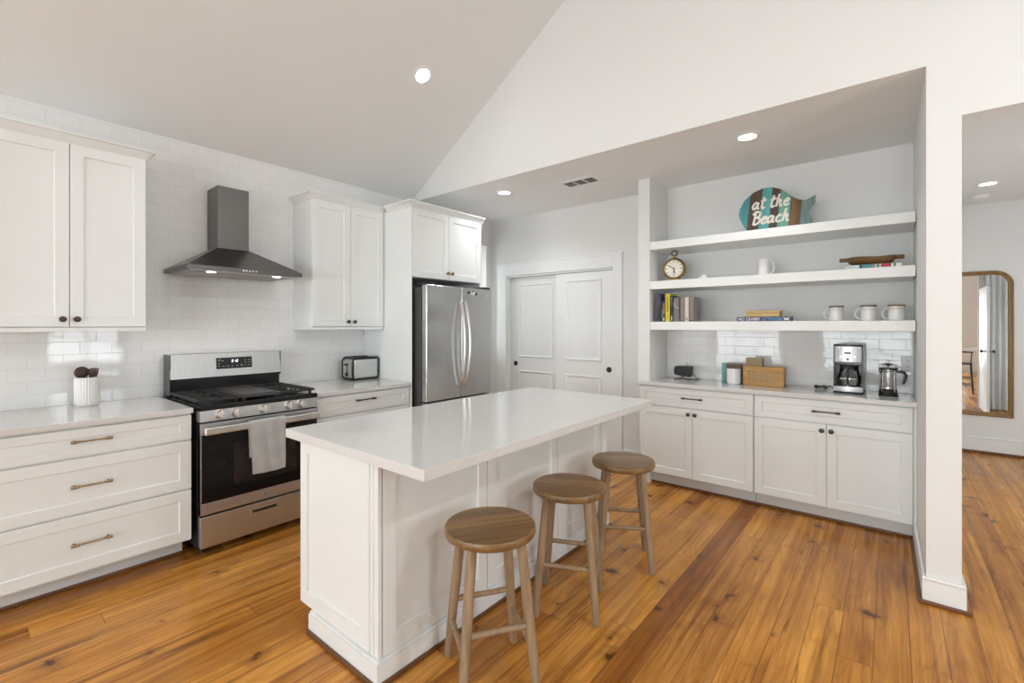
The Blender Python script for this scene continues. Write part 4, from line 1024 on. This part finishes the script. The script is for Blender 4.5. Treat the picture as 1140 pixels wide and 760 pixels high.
MB().box(-.080, .076, -.02, .02, 0, .165, .002).build('board', solid('weathered_taupe', (.17, .125, .10)), t); MB().box(-.081, -.046, -.022, .021, 0, .166, .002).build('painted_edge', TEAL, t)['label'] = 'turquoise painted strip'
t = thing('canister', 'plain white cylindrical canister between the turquoise block and the cane basket', 'canister', (-1.037, 4.225, Z))
MB().lathe([(0, 0), (.046, 0), (.053, .008), (.055, .018), (.055, .128), (.052, .132), (0, .132)], seg=36).build('jar', plain('white_glaze', (.88, .885, .89), .25, var=.005), t)
MB().lathe([(0, .1325), (.052, .1325), (.053, .136), (.053, .142), (.050, .145), (0, .145)], seg=36).build('lid', solid('canister_lid', (.20, .14, .10)), t)
bs = thing('cane_basket', 'rectangular honey wood basket with woven cane front', 'basket', (-.811, 4.255, Z), 0)
a, b, hh = .147, .052, .158; m = MB()
m.box(-a, a, -b, -b + .012, 0, .034, .002); m.box(-a, a, -b, -b + .012, hh - .036, hh, .002); m.box(-a, -a + .034, -b, -b + .012, .034, hh - .036, .002); m.box(a - .036, a, -b, -b + .012, .034, hh - .036, .002)
m.box(-a, -a + .010, -b + .012, b, 0, hh, .002); m.box(a - .010, a, -b + .012, b, 0, hh, .002); m.box(-a + .01, a - .01, b - .01, b, 0, hh, .002); m.box(-a + .01, a - .01, -b + .012, b - .01, 0, .01)
m.build('frame', RATTAN, bs)
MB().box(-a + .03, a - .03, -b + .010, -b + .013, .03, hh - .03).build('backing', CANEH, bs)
m = MB(); x0, x1, z0, z1 = -a + .034, a - .036, .034, hh - .036
nv = 18
for i in range(nv + 1): xx = x0 + (x1 - x0) * i / nv; m.box(xx - .0028, xx + .0028, -b + .003, -b + .0055, z0, z1)
for i in range(8): zz = z0 + (z1 - z0) * i / 7; m.box(x0, x1, -b + .005, -b + .0075, zz - .0028, zz + .0028)
m.build('cane_weave', CANE, bs, smooth=0)
t = thing('card_box', 'small tan card box standing in the cane basket', 'box', (-.885, 4.262, Z + .0105))
MB().box(-.060, .060, -.028, .028, 0, .215, .002).build('body', TAN, t); MB().box(.0601, .0615, -.029, .029, .13, .2155, .0005).build('shaded_side', solid('card_shade_side', (.28, .21, .13)), t)  # thin darker tan sheet paints shade on the right side

# coffee maker
cf = thing('coffee_maker', 'black and steel drip coffee maker on the niche worktop', 'coffee maker', (-.246, 4.235, Z), -.03)
w, hd_, H = .0875, .10, .356
MB().box(-w, w, -hd_ + .002, hd_, 0, .016, .006).build('foot_plate', BLACKM, cf)
m = MB()
def dshape(r0, bulge, n=10): return [(-r0, .02)] + [(-r0 + 2 * r0 * i / n, -hd_ + .018 - bulge * math.sin(PI * i / n)) for i in range(n + 1)] + [(r0, .02)]
m = MB(); m.prism(dshape(w - .002, .018), .014, .052, 'Z', .003); m.build('warming_base', STEELH, cf)
MB().box(-w, w, .02, hd_, .014, H, .006).build('water_tank', BLACK, cf)
m = MB(); m.prism(dshape(w - .001, .018), .228, H - .012, 'Z', .003); hd2 = m.build('brew_head', STEELH, cf)
MB().prism(dshape(w, .018), H - .0118, H, 'Z', .003).build('lid', BLACK, cf)
for sx in (-1, 1): MB().box(min(sx * w, sx * (w - .010)), max(sx * w, sx * (w - .010)), -hd_ + .012, .03, .050, H - .012, .003).build('side_frame', BLACK, cf)
MB().box(-w + .004, w - .004, -hd_ + .02, .02, .205, .228, .003).build('basket_skirt', BLACK, cf)
yfp = -hd_ - .0005
m = MB(); m.box(-.030, .030, yfp - .004, yfp + .02, .236, H - .016, .003); m.build('control_strip', STEEL, hd2)
m = MB(); m.box(-.021, .021, yfp - .006, yfp - .003, .287, .304, .001); o = m.build('display', BLACK, hd2)
m = MB()
for i in range(4): m.box(-.0135 + i * .008, -.0085 + i * .008, yfp - .0066, yfp - .0058, .292, .2995)
m.build('digits', solid('lcd_grey', (.30, .32, .30)), o, smooth=0)
for i, xx in enumerate((-.040, -.0135, .0135, .040)): MB().lathe([(.0055, 0), (.0052, .004), (0, .0045)], (xx, yfp + (-.003 if abs(xx) < .03 else .004), .268), (0, -1, 0), 14).build('button', CHROME, hd2)
MB().lathe([(.010, 0), (.009, .006), (0, .007)], (0, yfp - .003, .250), (0, -1, 0), 18).build('dial', BLACK, hd2)
cz0 = .0525
ca = MB().lathe([(.001, cz0), (.062, cz0), (.071, cz0 + .012), (.073, cz0 + .05), (.066, cz0 + .095), (.052, cz0 + .128), (.050, cz0 + .140), (.0485, cz0 + .140), (.050, cz0 + .128), (.064, cz0 + .094), (.071, cz0 + .05), (.069, cz0 + .013), (.060, cz0 + .002), (.001, cz0 + .002)], (0, -.030, 0), seg=40, caps=False).build('carafe', GLASS, cf)
m = MB(); m.tube([(.0 + .0, -.083, cz0 + .135), (.0, -.112, cz0 + .128), (.0, -.118, cz0 + .085), (.0, -.112, cz0 + .035), (.0, -.104, cz0 + .02)], .0085, 10, flat=((0, 1, 0), .8)); m.build('carafe_handle', BLACKM, ca)
m = MB(); m.lathe([(.0515, cz0 + .126), (.054, cz0 + .128), (.0535, cz0 + .150), (.045, cz0 + .153), (0, cz0 + .153)], (0, -.030, 0), seg=36); m.build('carafe_lid', BLACKM, ca)
MB().lathe([(.0735, cz0 + .052), (.0738, cz0 + .056), (.0735, cz0 + .060)], (0, -.030, 0), seg=36, caps=False).build('carafe_band', CHROME, ca)
m = MB(); m.box(-.022, -.008, .0185, .0205, .06, .20, .001); m.build('water_gauge', CHROME, cf)
pts = [(-.335, 4.30), (-.38, 4.315), (-.42, 4.28), (-.455, 4.30), (-.462, 4.335), (-.43, 4.35), (-.395, 4.325), (-.41, 4.295), (-.45, 4.285), (-.47, 4.31), (-.46, 4.36)]
L2 = smoothline(pts, 6)
tag(MB().tube([(p[0], p[1], Z + .006 + .020 * abs(math.sin(i * .33))) for i, p in enumerate(L2)], .0042, 6).build('power_cord', BLACKM), 'black bundled power cord lying beside the coffee maker', 'cord')

# french press
fp = thing('french_press', 'glass french press with black lid, base and handle', 'french press', (-.022, 4.215, Z))
MB().lathe([(0, 0), (.056, 0), (.058, .004), (.052, .014), (.050, .038), (.046, .044), (.046, .030), (0, .028)], seg=36).build('base', BLACK, fp)
MB().lathe([(.0005, .031), (.0465, .031), (.0475, .036), (.0475, .182), (.0455, .182), (.0455, .034), (.0005, .033)], seg=36, caps=False).build('beaker', GLASS, fp)
m = MB()
for k in range(4): a = PI / 4 + k * PI / 2; m.box(-.004, .004, -.0015, .0015, .030, .178, M=Matrix.Rotation(a, 4, 'Z') @ Matrix.Translation((0, .0495, 0)))
m.tube([(.0500 * math.cos(a * PI / 16), .0500 * math.sin(a * PI / 16), .166) for a in range(32)], .0042, 6, closed=True); m.build('metal_frame', CHROME, fp)
MB().lathe([(.052, .183), (.055, .185), (.055, .193), (.052, .196), (.02, .198), (0, .199)], seg=36).build('lid', BLACK, fp)
m = MB(); m.cyl((0, 0, .05), (0, 0, .216), .0026, seg=10); m.build('plunger_rod', CHROME, fp)
MB().lathe([(.004, .200), (.0045, .214), (.020, .217), (.024, .221), (.022, .226), (0, .227)], seg=24).build('plunger_knob', BLACK, fp)
MB().lathe([(0, .050), (.0445, .050), (.045, .054), (.0445, .060), (0, .062)], seg=32).build('filter_plate', STEEL, fp)
m = MB(); m.tube([(.046, 0, .170), (.066, 0, .174), (.086, 0, .168), (.094, 0, .148), (.090, 0, .118), (.082, 0, .095), (.080, 0, .085)], [.009, .0095, .010, .010, .0095, .0085, .007], 10, flat=((0, 1, 0), .8)); m.build('handle', BLACK, fp)

# ------------------------------------------------------------------ ceiling lights, vent
def downlight(label, loc, tilt=0.0, watts=12, group='recessed ceiling lights', r=.066, cone=2.4):
    t = thing('recessed_light', label, 'ceiling light', loc, 0, group); t.rotation_euler = (0, tilt, 0)
    MB().lathe([(r - .006, -.0055), (r + .012, -.005), (r + .020, -.002), (r + .021, .0), (r - .006, .0)], seg=40, caps=False).build('trim_ring', TRIM, t)
    MB().lathe([(0, -.004), (r - .005, -.004), (r - .005, -.001), (0, -.001)], seg=40, caps=False).build('lens', LAMP, t)
    L = bpy.data.lights.new('recessed_light_beam', 'SPOT'); L.energy = watts; L.spot_size = cone; L.spot_blend = .8; L.shadow_soft_size = .06; L.color = (.95, .99, 1.0)
    lo = bpy.data.objects.new('recessed_light_beam', L); COL.objects.link(lo); lo.parent = t; lo.location = (0, 0, -.012)
    return t
lx, ly = -2.94, 2.45
downlight('bright round recessed light in the sloping ceiling', (lx, ly, zs(lx)), -math.atan(SL), 6, cone=2.9)
for qx, qy, w_, where in ((lx, 1.0, 38, 'left slope of the vault, above the range'), (lx, -1.35, 12, 'left slope of the vault, near the rear glass'), (2 * RIDGE - lx, 1.92, 52, 'right slope of the vault, nearest the gable wall'), (2 * RIDGE - lx, 1.0, 42, 'right slope of the vault, above the right window'), (2 * RIDGE - lx, -1.35, 12, 'right slope of the vault, near the rear glass')):  # unseen lamps added on both slopes to brighten the room
    downlight('added recessed light, out of view, in the ' + where, (qx, qy, zs(qx)), -math.atan(SL) * (1 if qx < RIDGE else -1), w_, cone=2.7)
downlight('round recessed light in the low ceiling above the pantry doors', (-2.985, 3.525, ZC), 0, 26, cone=2.7)
downlight('round recessed light in the low ceiling above the niche shelves', (-.785, 3.56, ZC), 0, 16)
downlight('round recessed light in the ceiling of the room beyond the opening', (.70, 6.25, 2.75), 0, 7)
t = thing('smoke_detector', 'white round smoke detector on the ceiling of the room beyond the opening', 'smoke detector', (.70, 6.80, 2.75))
MB().lathe([(.072, 0), (.072, -.010), (.064, -.028), (.045, -.034), (0, -.035)], seg=36).build('housing', PLASTICW, t)
MB().lathe([(.074, 0), (.074, -.006), (.070, -.007)], seg=36).build('base_ring', PLASTICW, t)
v = thing('air_vent', 'white rectangular air vent with dark slots in the low ceiling', 'vent', (-2.215, 3.70, ZC))
m = MB(); fw, fh = .185, .10
for x0, x1, y0, y1 in ((-fw, fw, -fh, -fh + .032), (-fw, fw, fh - .032, fh), (-fw, -fw + .032, -fh + .032, fh - .032), (fw - .032, fw, -fh + .032, fh - .032), (-.058, -.046, -fh + .032, fh - .032), (.046, .058, -fh + .032, fh - .032)): m.box(x0, x1, y0, y1, -.010, -.0005, .002)
m.build('frame', TRIM, v)
MB().box(-fw + .03, -.046, -fh + .03, fh - .03, -.003, -.001).build('backing', VENTG, v); MB().box(-.046, fw - .03, -fh + .03, fh - .03, -.003, -.001).build('backing', DARKVENT, v)
m = MB()
for k in range(7):
    yy = -fh + .042 + k * .0195
    for x0, x1 in ((-fw + .032, -.058), (-.046, .046), (.058, fw - .032)): m.box(x0, x1, yy - .004, yy + .001, -.008, -.003)
m.build('louvres', solid('louvre_grey', (.22, .215, .21)), v, smooth=0)

# ------------------------------------------------------------------ the room beyond: mirror; and what it reflects
mr = thing('wall_mirror', 'tall gilt-framed mirror with rounded top corners on the far wall', 'mirror', (.60, 7.25, 0))
a, z0, z1, rc = .405, .415, 2.005, .15
outer = [(-a, z0), (a, z0)] + arc(a - rc, z1 - rc, rc, 0, 90, 10) + arc(-a + rc, z1 - rc, rc, 90, 180, 10)
fwd_ = .045
inner = [(-a + fwd_, z0 + fwd_), (a - fwd_, z0 + fwd_)] + arc(a - rc, z1 - rc, rc - fwd_, 0, 90, 10) + arc(-a + rc, z1 - rc, rc - fwd_, 90, 180, 10)
m = MB(); bm = m.bm
prof = [(0, -.002), (0, -.024), (.25, -.034), (.55, -.026), (.75, -.030), (1, -.018), (1, -.004)]
n = len(outer); LL = []
for q, y in prof: LL.append([bm.verts.new((o_[0] + (i_[0] - o_[0]) * q, y, o_[1] + (i_[1] - o_[1]) * q)) for o_, i_ in zip(outer, inner)])
F = []
for p, q in list(zip(LL, LL[1:])) + [(LL[-1], LL[0])]:
    for k in range(n): F.append(bm.faces.new((p[k], p[(k + 1) % n], q[(k + 1) % n], q[k])))
bmesh.ops.recalc_face_normals(bm, faces=F); m.build('frame', GOLDW, mr)
inn = [(p[0] * 1.005, p[1]) for p in inner]
MB().prism(inn, -.010, -.003, 'Y').build('mirror_glass', MIRROR, mr, smooth=0)
# open door standing in the far room beside the opening
d3 = MB().box(OX1 + .005, OX1 + .041, YG + .15, YG + .15 + .80, .012, 2.03, .002)
d3 = struct('door_3', d3, TRIM, smooth=35)
for z0, z1 in ((.22, .90), (1.08, 1.88)):
    for xx in (OX1 + .0035, OX1 + .0425): MB().box(xx - .004, xx + .004, YG + .28, YG + .82, z0, z1, .004).build('raised_panel', TRIM, d3)
for sx, xx in ((-1, OX1 + .005), (1, OX1 + .041)):
    MB().lathe([(.026, 0), (.026, .005), (.010, .008), (.010, .035), (.022, .042), (.027, .054), (.020, .066), (0, .068)], (xx, YG + .885, 1.0), (sx, 0, 0), 24).build('door_knob', BLACKM, d3)
# curtain beside the door, hung on a rod
cu = thing('curtain', 'long white curtain hanging beside the open door, seen in the far mirror', 'curtain', (1.42, YG + .26, 0))
m = MB(); bm = m.bm; rows = []
for iz in range(9):
    z = .02 + iz * (2.30 / 8); rows.append([bm.verts.new((-.22 + .44 * i / 60, .018 * math.sin(i * .62) * (1 - .25 * iz / 8) + .01 * math.sin(iz + i * .2), z)) for i in range(61)])
for p, q in zip(rows, rows[1:]):
    for i in range(60): bm.faces.new((p[i], p[i + 1], q[i + 1], q[i]))
bmesh.ops.solidify(bm, geom=bm.faces[:], thickness=.003); bmesh.ops.recalc_face_normals(bm, faces=bm.faces[:])
m.build('panel', CURTAIN, cu, smooth=80)
m = MB(); m.cyl((-.26, 0, 2.335), (.26, 0, 2.335), .011, seg=14); m.sphere((-.27, 0, 2.335), .02); m.sphere((.27, 0, 2.335), .02)
for sx in (-.24, .24): m.cyl((sx, 0, 2.335), (sx, -.13, 2.335), .008, seg=10)
m.build('rod', BLACKM, cu)
# black counter stool and pale high table reflected in the mirror
st = thing('counter_stool', 'black low-backed counter stool, seen in the far mirror', 'stool', (1.10, .95, 0), .1)
MB().box(-.19, .19, -.18, .18, .60, .630, .012, 3).build('seat', BLACKM, st)
for sx in (-1, 1):
    for sy in (-1, 1): MB().cyl((sx * .20, sy * .19, 0), (sx * .165, sy * .155, .602), .014, .017, 14).build('leg', BLACKM, st)
    MB().cyl((sx * .165, -.165, .625), (sx * .18, -.20, .84), .011, seg=12).build('back_post', BLACKM, st)
MB().tube([(-.20, -.195, .84), (-.1, -.215, .845), (0, -.222, .847), (.1, -.215, .845), (.20, -.195, .84)], .016, 10, flat=((0, 1, 0), .6)).build('back_rail', BLACKM, st)
for z, s in ((.18, 1), (.32, 1)):
    for sy in (-1, 1): k = .20 - .035 * z / .6; MB().cyl((-k, sy * (k - .01), z), (k, sy * (k - .01), z), .010, seg=12).build('stretcher', BLACKM, st)
    for sx in (-1, 1): k = .20 - .035 * z / .6; MB().cyl((sx * k, -(k - .01), z), (sx * k, k - .01, z), .010, seg=12).build('stretcher', BLACKM, st)
tb = thing('high_table', 'pale high table behind the black counter stool, seen in the far mirror', 'table', (1.35, -.05, 0))
MB().box(-.45, .45, -.35, .35, .87, .91, .004).build('tabletop', QUARTZ, tb)
for sx in (-1, 1):
    for sy in (-1, 1): MB().box(sx * .40 - .03, sx * .40 + .03, sy * .30 - .03, sy * .30 + .03, 0, .869, .003).build('leg', TRIM, tb)
